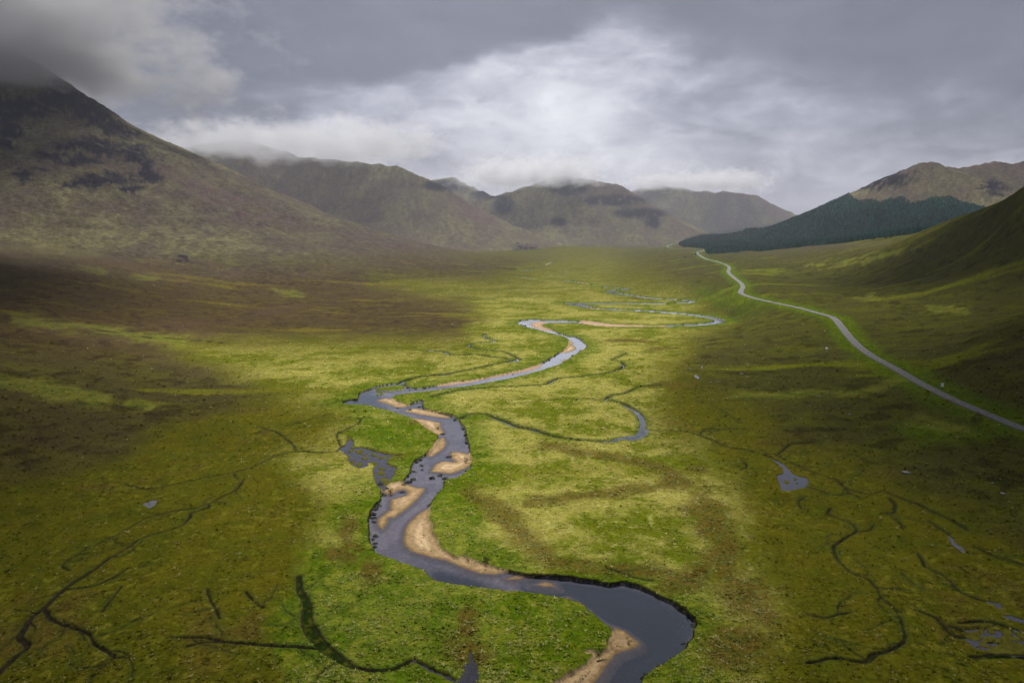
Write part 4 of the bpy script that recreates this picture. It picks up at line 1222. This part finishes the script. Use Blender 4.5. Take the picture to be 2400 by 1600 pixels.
def stem_mesh(name, seed, h=.6):
    q = np.random.default_rng(seed)
    V, F = [], []
    for k in range(5):
        a = q.uniform(0, 6.28)
        tip = np.array([math.cos(a) * .35, math.sin(a) * .35, h * q.uniform(.7, 1.1)])
        o = len(V)
        for j in range(4):
            b_ = j * math.pi / 2
            V.append((.045 * math.cos(b_), .045 * math.sin(b_), -.05))
        for j in range(4):
            b_ = j * math.pi / 2
            V.append(tuple(tip + np.array([.015 * math.cos(b_), .015 * math.sin(b_), 0])))
        F += [(o + j, o + (j + 1) % 4, o + 4 + (j + 1) % 4, o + 4 + j) for j in range(4)]
    return mesh_np(name, np.array(V), np.array(F), MAT_BARK)

def bush(name, px, py, size, col, seed, label, cat='shrub', group=None, n=260, leaf=.13):
    x, y, z = seen_pt(px, py)
    t = link(name, None, None, label, cat, group, loc=(x, y, z))
    t.scale = (size, size, size)
    t.rotation_euler.z = seed * 1.7
    link('foliage', leafy('foliage', n, col, seed, leaf=leaf), 'stuff', parent=t)
    link('stem', stem_mesh('stem', seed), 'stuff', parent=t)
    return t

bush('gorse_bush', 2174, 921, 2.2, (.24, .165, .012), 1, 'yellow flowering gorse bush on the verge nearest the white sign')
bush('gorse_bush', 2219, 942, 2.0, (.26, .18, .012), 2, 'small rounded yellow gorse bush, second along the verge from the sign')
bush('gorse_bush', 2293, 975, 2.0, (.15, .085, .012), 3, 'reddish brown gorse bush close under the road edge near the right')
bush('gorse_bush', 2283, 988, 2.6, (.12, .125, .016), 4, 'wide dull green gorse bush below the reddish one by the road')
bush('shrub', 2046, 562, 7.0, (.055, .075, .040), 5, 'lone pale grey-green shrub in front of the plantation, left of the pair')
bush('shrub', 2074, 560, 6.5, (.052, .072, .040), 6, 'larger pale shrub of the pair before the plantation edge')
bush('shrub', 2088, 558, 5.0, (.050, .068, .038), 7, 'smaller pale shrub of the pair before the plantation edge')
bush('shrub', 1905, 576, 5.0, (.070, .082, .055), 8, 'small pale shrub at the foot of the plantation, middle of its edge')
bush('shrub', 1630, 598, 6.5, (.032, .045, .022), 9, 'dark bush beside the bend of the distant road')
bush('shrub', 1623, 598, 4.5, (.038, .048, .022), 10, 'lower dark bush just left of the bush at the road bend')
bush('shrub', 1608, 603, 4.0, (.036, .046, .022), 11, 'small dark bush on the moor left of the road bend')
bush('bank_shrub', 1141, 1316, 1.5, (.030, .050, .012), 12, 'dark green shrub on the grass edge above the long sandbank', n=200)
bush('bank_shrub', 1098, 1315, .9, (.045, .065, .018), 13, 'little green plant on the pale upper sand of the long sandbank', n=120)
bush('bank_shrub', 1475, 1508, 1.1, (.050, .075, .018), 14, 'green plant near the tip of the nearest sandbank', n=140)
bush('bank_shrub', 1404, 1534, 1.1, (.050, .070, .018), 15, 'green plant at the back of the nearest sandbank', n=140)
bush('bank_shrub', 1027, 1006, 1.6, (.045, .060, .018), 16, 'round green tussock standing alone on the upper sandbar', n=140)
bush('bank_shrub', 1093, 1082, 1.9, (.045, .065, .018), 17, 'flat green tussock on the middle sandbar beside the east bank', n=160)
bush('bank_shrub', 915, 1155, 1.6, (.050, .068, .016), 18, 'leafy green plant on the back of the western sandbar', n=160)

# turf blocks fallen from the banks into the water: peat below, grass on top
MAT_PEAT = simple_mat('wet_peat', (.013, .011, .009), 0.75, 0.3, 3.0, .4)
def lump(name, seed, zs, mat, lo, amp=.28, n1=10, n2=6):
    q = np.random.default_rng(seed)
    V, F = [], []
    for i in range(n2 + 1):
        ph = math.pi * i / n2
        for j in range(n1):
            th_ = 2 * math.pi * j / n1
            r_ = 1 + amp * (q.random() - .5) * 2 * math.sin(ph)
            V.append((r_ * math.sin(ph) * math.cos(th_), r_ * math.sin(ph) * math.sin(th_), lo + zs * (1 - math.cos(ph)) * .5))
    for i in range(n2):
        for j in range(n1):
            F.append((i * n1 + j, i * n1 + (j + 1) % n1, (i + 1) * n1 + (j + 1) % n1, (i + 1) * n1 + j))
    return mesh_np(name, np.array(V), np.array(F), mat)
CL = []
for s_ in range(5):
    CL.append((lump('peat_block', 400 + s_, .70, MAT_PEAT, -.25, .45), leafy('grass_cap', 170, (.050, .072, .010), 420 + s_, .5, .15)))
RIVER_CLUMPS = [(956,909,1.5),(961,914,1.0),(983,953,1.3),(961,961,1.5),(932,956,.8),(947,978,1.6),(1036,1017,1.5),(1066,984,1.5),(1069,981,1.1),(1090,1005,1.8),(1092,1012,1.3),(1093,1020,1.7),(1095,1028,1.6),(1096,1037,1.4),
 (1053,1070,1.2),(1032,1113,1.3),(1011,1120,1.5),(1016,1119,1.0),(1043,1121,1.7),(988,1090,1.1),(990,1100,.8),(969,1122,1.5),(976,1083,1.3),(983,1077,1.3),(966,1104,1.3),(1097,1103,1.5),(944,1152,1.1),(908,1145,1.0),(946,1136,1.2),(959,1129,1.5),(952,1131,1.1),(891,1134,1.9),(896,1159,1.2),(902,1160,1.0),
 (880,1192,1.6),(886,1184,1.5),(873,1204,1.3),(876,1213,1.0),(877,1222,1.1),(880,1255,1.1),(874,1263,.9),(880,1272,.9),(878,1281,1.0),(891,1301,.8),(935,1317,.6),(1006,1184,1.0),(1029,1154,.9),(1022,1166,.8),(1624,1466,1.1),(1602,1507,.9),(1545,1567,1.0),(1509,1588,1.1),(1514,1580,.8),(1343,1410,.7),
 (1223,868,1.4),(1178,876,1.2),(1138,885,1.4),(1202,877,1.0),(1360,794,1.8),(1351,791,1.5),(1322,785,1.5),(1312,783,1.4),(1228,764,2.2),(1222,761,1.8),(1362,823,1.5),(1343,834,1.6),(1318,823,1.4),(1300,834,1.3),(1286,843,1.4),(1275,850,1.3)]
PLACES = [(lambda x, y: y < 870, 'dark turf clump in the far river bend', 'turf clumps in the far bend'),
 (lambda x, y: y < 930, 'dark turf clump where the side stream joins the river bend', 'turf clumps at the stream mouth'),
 (lambda x, y: y < 1000, 'dark turf clump in the shallows between the upper sandbars', 'turf clumps at the upper bars'),
 (lambda x, y: y < 1060 and x > 1060, 'overhanging turf clump fallen from the steep east bank', 'turf clumps under the east bank'),
 (lambda x, y: y < 1128, 'mossy turf clump in water round the middle sandbar', 'turf clumps round the middle bar'),
 (lambda x, y: y < 1165 and x < 970, 'mossy turf clump at the head of the western sandbar', 'turf clumps at the western bar'),
 (lambda x, y: x < 900, 'dark peat and turf clump below the western bank', 'turf clumps below the western bank'),
 (lambda x, y: x < 1100, 'small turf clump at the edge above the long sandbank', 'turf clumps at the long bank'),
 (lambda x, y: True, 'dark turf clump along the nearest river bend', 'turf clumps of the nearest bend')]
_seen = {}
for px, py, sz_ in RIVER_CLUMPS:
    g_ = next(b_ for f_, a_, b_ in PLACES if f_(px, py))
    _seen.setdefault(g_, []).append((px, py))
ORD = ['', 'first', 'second', 'third', 'fourth', 'fifth', 'sixth', 'seventh', 'eighth', 'ninth', 'tenth', 'eleventh', 'twelfth', 'thirteenth', 'fourteenth', 'fifteenth', 'sixteenth']
for i, (px, py, sz_) in enumerate(RIVER_CLUMPS):
    x, y = (float(v_) for v_ in on_z(px, py, WATER))
    zz = max(WATER - .12, float(ground_z(x, y)[0]) - .1)
    if zz > -.35:
        zz = WATER + .05
    lab, grp = next((a_, b_) for f_, a_, b_ in PLACES if f_(px, py))
    lab = lab + ', ' + ORD[sorted(_seen[grp]).index((px, py)) + 1] + ' from the left'
    t = link('turf_clump', None, None, lab, 'turf clump', grp, loc=(x, y, zz))
    f_ = rng.uniform(.8, 1.15)
    t.scale = (sz_ * f_ * rng.uniform(.8, 1.5), sz_ * rng.uniform(.6, .95), sz_ * rng.uniform(.5, .85))
    t.rotation_euler.z = rng.uniform(0, 6.28)
    a_, b_ = CL[i % 5]
    link('peat_block', a_, parent=t)
    link('grass_cap', b_, 'stuff', parent=t, loc=(0, 0, .14))

MAT_STONE = simple_mat('pale_granite', (.24, .235, .24), 0.8, 0.3, 2.5, .25)
MAT_STONE_DULL = simple_mat('dull_granite', (.17, .17, .15), 0.9, 0.2, 3.0, .35)  # duller stone tone, given to random faces
BOULDERS = [(1618,866,1.4,'pale boulder on the moor edge above the long light streak'),(1597,874,1.0,'small pale boulder at the left end of the moor-edge stones'),(1738,877,1.4,'pale boulder with a dark hollow behind on the right moor'),
 (1751,884,1.2,'rounded pale boulder right of the one with the hollow'),(1706,891,.9,'little pale stone on the olive moor below the hollow'),(1666,896,1.0,'round pale stone at the lower edge of the stone scatter'),(1682,895,.8,'tiny tan stone beside the lowest round stone'),
 (1918,931,1.3,'single white boulder on the bright grass line below the road'),(1991,973,1.2,'white boulder on the dark heather slope right of the ditches'),(2124,1109,1.6,'large grey boulder alone on the dark right slope'),
 (2326,1134,1.0,'small white boulder far right on the darkest slope'),(2351,1158,1.0,'small white boulder at the lower right of the dark slope'),(1937,826,1.2,'white stone just below the tiny pool near the road'),(1060,762,2.0,'pale boulder on the brown moor left of the river bend')]
for i, (px, py, sz_, lab) in enumerate(BOULDERS):
    x, y, z = seen_pt(px, py)
    me = lump('boulder', 600 + i, .95, MAT_STONE, -.25, .38, 9, 5)
    o = link('boulder', me, None, lab, 'boulder', 'pale boulders on the right moor', loc=(x, y, z))
    o.scale = (sz_, sz_ * .75, sz_ * .85)
    o.rotation_euler.z = i * 1.3
    me.materials.append(MAT_STONE_DULL)
    pi = np.zeros(len(me.polygons), np.int32)
    pi[rng.random(len(pi)) < .25] = 1
    me.polygons.foreach_set('material_index', pi)

def box_mesh(name, sx, sy, sz_, mat, cx=0, cy=0, cz=0, bev=.12, top=1.0):
    """box with chamfered upright edges, optionally narrowed at the top"""
    b_ = bev * min(sx, sy)
    pr = [(-sx/2+b_, -sy/2), (sx/2-b_, -sy/2), (sx/2, -sy/2+b_), (sx/2, sy/2-b_), (sx/2-b_, sy/2), (-sx/2+b_, sy/2), (-sx/2, sy/2-b_), (-sx/2, -sy/2+b_)]
    V = [(cx + x_, cy + y_, cz) for x_, y_ in pr] + [(cx + x_ * top, cy + y_ * top, cz + sz_) for x_, y_ in pr]
    me = bpy.data.meshes.new(name)
    me.from_pydata(V, [], [tuple(range(7, -1, -1)), tuple(range(8, 16))] + [(i_, (i_ + 1) % 8, (i_ + 1) % 8 + 8, i_ + 8) for i_ in range(8)])
    me.materials.append(mat)
    return me
MAT_SIGN = simple_mat('pale_sign_face', (.78, .82, .84), 0.5, 0.4, 1.2, .10)
MAT_POST = simple_mat('galvanised_post', (.30, .31, .32), 0.5, 0.5)
x, y, z = seen_pt(2208, 908)
sign = link('road_sign', None, None, 'tall pale road sign on two posts beside the road', 'sign', loc=(x, y, z - .1))
sign.rotation_euler.z = math.radians(-32)
pan = link('sign_panel', box_mesh('sign_panel', 1.7, .07, 2.7, MAT_SIGN, cz=.45), parent=sign)
link('sign_border', box_mesh('sign_border', 1.78, .05, 2.78, MAT_POST, cy=.065, cz=.41), parent=pan)
for s_ in (-.5, .5):
    link('post', box_mesh('post', .09, .09, 3.1, MAT_POST, cx=s_, cy=.14), parent=sign)

MAT_CARP = simple_mat('white_car_paint', (.70, .70, .69), 0.35, 0.5)
MAT_GLASS = simple_mat('car_glass', (.03, .035, .04), 0.15, 0.6)
MAT_TYRE = simple_mat('tyre', (.02, .02, .02), 0.9, 0.2)
wa = np.linspace(0, 2 * math.pi, 12, endpoint=False)
wv = np.concatenate([np.stack([np.cos(wa) * .34, np.full(12, y_), np.sin(wa) * .34], 1) for y_ in (-.11, .11)] + [np.array([[0, -.11, 0], [0, .11, 0]])])
wf = [(k_, (k_ + 1) % 12, (k_ + 1) % 12 + 12) for k_ in range(12)] + [(k_, (k_ + 1) % 12 + 12, k_ + 12) for k_ in range(12)] + [((k_ + 1) % 12, k_, 24) for k_ in range(12)] + [(k_ + 12, (k_ + 1) % 12 + 12, 25) for k_ in range(12)]
RIM = mesh_np('rim', wv * np.array([.6, 1.08, .6]), np.array(wf), MAT_POST, None, False)
WHEEL = mesh_np('wheel', wv, np.array(wf), MAT_TYRE, None, False)
BODY = box_mesh('body', 4.3, 1.8, .75, MAT_CARP, cz=.32, top=.96)
CABIN = box_mesh('cabin', 2.5, 1.66, .62, MAT_CARP, cx=-.2, cz=1.07, top=.8)
GLASS = box_mesh('window_band', 2.42, 1.69, .40, MAT_GLASS, cx=-.2, cz=1.12, top=.86)
def road_at(px, py):
    q = project(RC[:, 0], RC[:, 1], RC[:, 2])
    return int(np.argmin((q[0] - px) ** 2 + (q[1] - py) ** 2))
for px, py, lab in ((1681,613.5,'white car farthest along the distant road, left of the others'),(1686.5,615,'white car close behind the leftmost one on the distant road'),(1692,617,'white car third along the distant road'),(1702,620.5,'white car nearest the S-bend of the distant road')):
    i = road_at(px, py)
    t = link('car', None, None, lab, 'car', 'white cars on the distant road', loc=tuple(RC[i] + np.array([nrm[i][0], nrm[i][1], 0]) * -1.7))
    t.rotation_euler.z = math.atan2(tan_[i][1], tan_[i][0])
    link('body', BODY, parent=t)
    link('cabin', CABIN, parent=t)
    link('window_band', GLASS, parent=t)
    for wx_ in (-1.3, 1.3):
        for wy_ in (-.82, .82):
            link('rim', RIM, parent=link('wheel', WHEEL, parent=t, loc=(wx_, wy_, .34)))

MAT_WOOD = simple_mat('grey_driftwood', (.045, .038, .032), 0.85, 0.2, 4.0, .4)
def driftwood(px, py, L, rz, lab, seed):
    q = np.random.default_rng(seed)
    x, y, z = seen_pt(px, py)
    n1, n2 = 7, 9
    V, F = [], []
    for i in range(n2):
        t_ = i / (n2 - 1)
        r_ = .17 * (1 - .65 * t_) * L / 3
        ox, oy, oz = (t_ - .5) * L, .18 * math.sin(t_ * 4 + seed), .12 + .1 * math.sin(t_ * 3)
        for j in range(n1):
            a_ = 2 * math.pi * j / n1
            V.append((ox, oy + r_ * math.cos(a_) * q.uniform(.8, 1.2), oz + r_ * math.sin(a_) * q.uniform(.8, 1.2)))
    for i in range(n2 - 1):
        for j in range(n1):
            F.append((i * n1 + j, (i + 1) * n1 + j, (i + 1) * n1 + (j + 1) % n1, i * n1 + (j + 1) % n1))
    t = link('driftwood', None, None, lab, 'driftwood', loc=(x, y, z))
    t.rotation_euler.z = rz
    link('log', mesh_np('log', np.array(V), np.array(F), MAT_WOOD), parent=t)
    bv = np.array([(0, 0, .12), (.1, .06, .14), (.06, -.06, .2), (.75, .62, .42)]) * np.array([L / 3, L / 3, L / 3])
    link('branch', mesh_np('branch', bv, np.array([(0, 1, 3), (1, 2, 3), (2, 0, 3)]), MAT_WOOD), parent=t)
driftwood(1411, 1548, 3.0, .5, 'dark driftwood log lying on the nearest sandbank', 1)
driftwood(1342, 1582, 1.6, .9, 'short dark piece of driftwood on the lower sand of the nearest bank', 2)
driftwood(1378, 1440, 2.2, -.8, 'pale bleached branch on the grass above the nearest bend', 3)

# ------------------------------------------------------------------ air and cloud
def vol_box(name, x0, x1, y0, y1, z0, z1, label):
    V = [(x, y, z) for z in (z0, z1) for y in (y0, y1) for x in (x0, x1)]
    me = bpy.data.meshes.new(name)
    me.from_pydata(V, [], [(0, 2, 3, 1), (4, 5, 7, 6), (0, 1, 5, 4), (2, 6, 7, 3), (0, 4, 6, 2), (1, 3, 7, 5)])
    return link(name, me, 'stuff', label)
HAZE_TOP = 940.0
hz_o = vol_box('haze', -12600, 12600, -12600, 12600, -15, HAZE_TOP, 'thin damp haze filling the whole glen')
mh, T, out = new_mat('glen_haze')
pv = T.node('ShaderNodeVolumePrincipled')
pv.inputs['Color'].default_value = (.74, .79, .97, 1)
pv.inputs['Density'].default_value = 0.000040
pv.inputs['Anisotropy'].default_value = 0.2
T.l.new(pv.outputs[0], out.inputs['Volume'])
hz_o.data.materials.append(mh)

# low cloud hanging on the summits: soft-edged noise density inside ellipsoids
def mist(name, px0, px1, fade, d, depth, zbase, zsoft, ztop, tsoft, dens, seed, label, scale, alb):
    """bank of cloud from picture column px0 to px1 at distance d; ragged base at zbase, thinning towards its ends"""
    x0, x1 = float(at_depth(px0, 500, d)[0]), float(at_depth(px1, 500, d)[0])
    z0 = zbase - zsoft * 2
    V = [(x, y, z) for z in (z0, ztop) for y in (d - depth, d + depth) for x in (x0, x1)]
    me = bpy.data.meshes.new(name)
    me.from_pydata(V, [], [(0, 2, 3, 1), (4, 5, 7, 6), (0, 1, 5, 4), (2, 6, 7, 3), (0, 4, 6, 2), (1, 3, 7, 5)])
    m, T, out = new_mat(name + '_vapour')
    geo = T.node('ShaderNodeNewGeometry')
    p = geo.outputs['Position']
    sp = T.node('ShaderNodeSeparateXYZ')
    T.put(sp.inputs[0], p)
    w = abs(x1 - x0)
    fx = T.math('MULTIPLY', T.ramp(sp.outputs[0], x0, x0 + w * fade), T.ramp(sp.outputs[0], x1, x1 - w * fade))
    fy = T.ramp(T.math('ABSOLUTE', T.math('SUBTRACT', sp.outputs[1], d)), depth, depth * .55)
    zb = T.math('MULTIPLY_ADD', T.math('SUBTRACT', T.noise(T.vmath('ADD', p, (seed * 313.0, 0, 0)), scale * .45, 3.0, .6), .5), zsoft * 4.5, sp.outputs[2])
    fz = T.math('MULTIPLY', T.ramp(zb, zbase - zsoft, zbase + zsoft), T.ramp(sp.outputs[2], ztop, ztop - tsoft))
    fall = T.math('MULTIPLY', T.math('MULTIPLY', fx, fy), fz)
    n_ = T.noise(T.vmath('MULTIPLY', T.vmath('ADD', p, (seed * 977.0, 0, 0)), (1, 1, 1.7)), scale, 6.0, 0.66)
    dn = T.math('MULTIPLY', T.ramp(T.math('SUBTRACT', T.math('MULTIPLY_ADD', n_, 1.7, -.35), T.math('MULTIPLY_ADD', fall, -.55, .55)), .16, .62), dens)
    pv = T.node('ShaderNodeVolumePrincipled')
    pv.inputs['Color'].default_value = (alb * .97, alb * .985, min(alb * 1.04, .985), 1)
    pv.inputs['Anisotropy'].default_value = 0.3
    T.put(pv.inputs['Density'], dn)
    T.l.new(pv.outputs[0], out.inputs['Volume'])
    me.materials.append(m)
    return link(name, me, 'stuff', label)
mist('mist', -900, 760, .42, 2350, 480, 560, 60, 936, 40, .010, 1, 'grey cloud hiding the summit of the left crag mountain', .0050, .54)
mist('mist', 250, 1150, .30, 3950, 420, 500, 70, 820, 240, .006, 2, 'pale ragged cloud draped over the rounded mountain', .0060, .76)
mist('mist', 1020, 1470, .32, 4950, 420, 440, 60, 720, 220, .008, 3, 'white cloud tongue on the shoulder of the middle mountain', .0070, .82)
mist('mist', 1400, 1860, .30, 7150, 480, 530, 70, 830, 240, .007, 4, 'pale ragged cloud along the top of the farthest mountain', .0055, .80)

# unseen clouds added above the haze to shade the sides and the foreground
MAT_SHADE_CLOUD, T, out = new_mat('cloud_vapour')
pv = T.node('ShaderNodeVolumePrincipled')
pv.inputs['Color'].default_value = (.90, .90, .92, 1)
pv.inputs['Density'].default_value = 0.019
pv.inputs['Anisotropy'].default_value = 0.35
T.l.new(pv.outputs[0], out.inputs['Volume'])
def shade_cloud(gx, gy, rx, ry, seed, label, zc=1060.0, h=105.0):
    """lumpy unseen cloud, added so its shade centres on the ground at gx, gy"""
    k_ = zc / math.tan(SUN_EL)
    cx_, cy_ = gx + math.sin(SUN_AZ) * k_, gy + math.cos(SUN_AZ) * k_
    n1, n2 = 48, 16
    ph = np.repeat(np.linspace(0, math.pi, n2 + 1), n1)
    a_ = np.tile(np.linspace(0, 2 * math.pi, n1, endpoint=False), n2 + 1)
    ux, uy, uz = np.sin(ph) * np.cos(a_), np.sin(ph) * np.sin(a_), np.cos(ph)
    r_ = 1 + .30 * fbm(ux * rx + seed * 999, uy * ry, 330.0, 4, .55, seed) * np.sin(ph)
    zz_ = np.where(uz > 0, uz * (1 + .5 * fbm(ux * rx + seed * 99, uy * ry, 200., 3, .5, seed + 5.)), uz * .7)
    V = np.stack([ux * r_ * rx, uy * r_ * ry, zz_ * h], 1)
    F = np.array([(i * n1 + j, (i + 1) * n1 + j, (i + 1) * n1 + (j + 1) % n1, i * n1 + (j + 1) % n1) for i in range(n2) for j in range(n1)])
    return link('cloud', mesh_np('cloud', V, F, MAT_SHADE_CLOUD), 'stuff', label, loc=(cx_, cy_, zc))  # added for its shade, out of view
MASK = None
shade_cloud(-470, 210, 340, 330, 1, 'unseen cloud added to shade the left of the glen')
shade_cloud(-790, 720, 340, 380, 5, 'unseen cloud added to shade the left moor')
shade_cloud(450, 260, 330, 400, 2, 'unseen cloud added to shade the right of the glen')
shade_cloud(840, 860, 380, 470, 3, 'unseen cloud added to shade the right slope')
shade_cloud(0, -200, 900, 345, 4, 'unseen cloud added to shade the nearest ground')
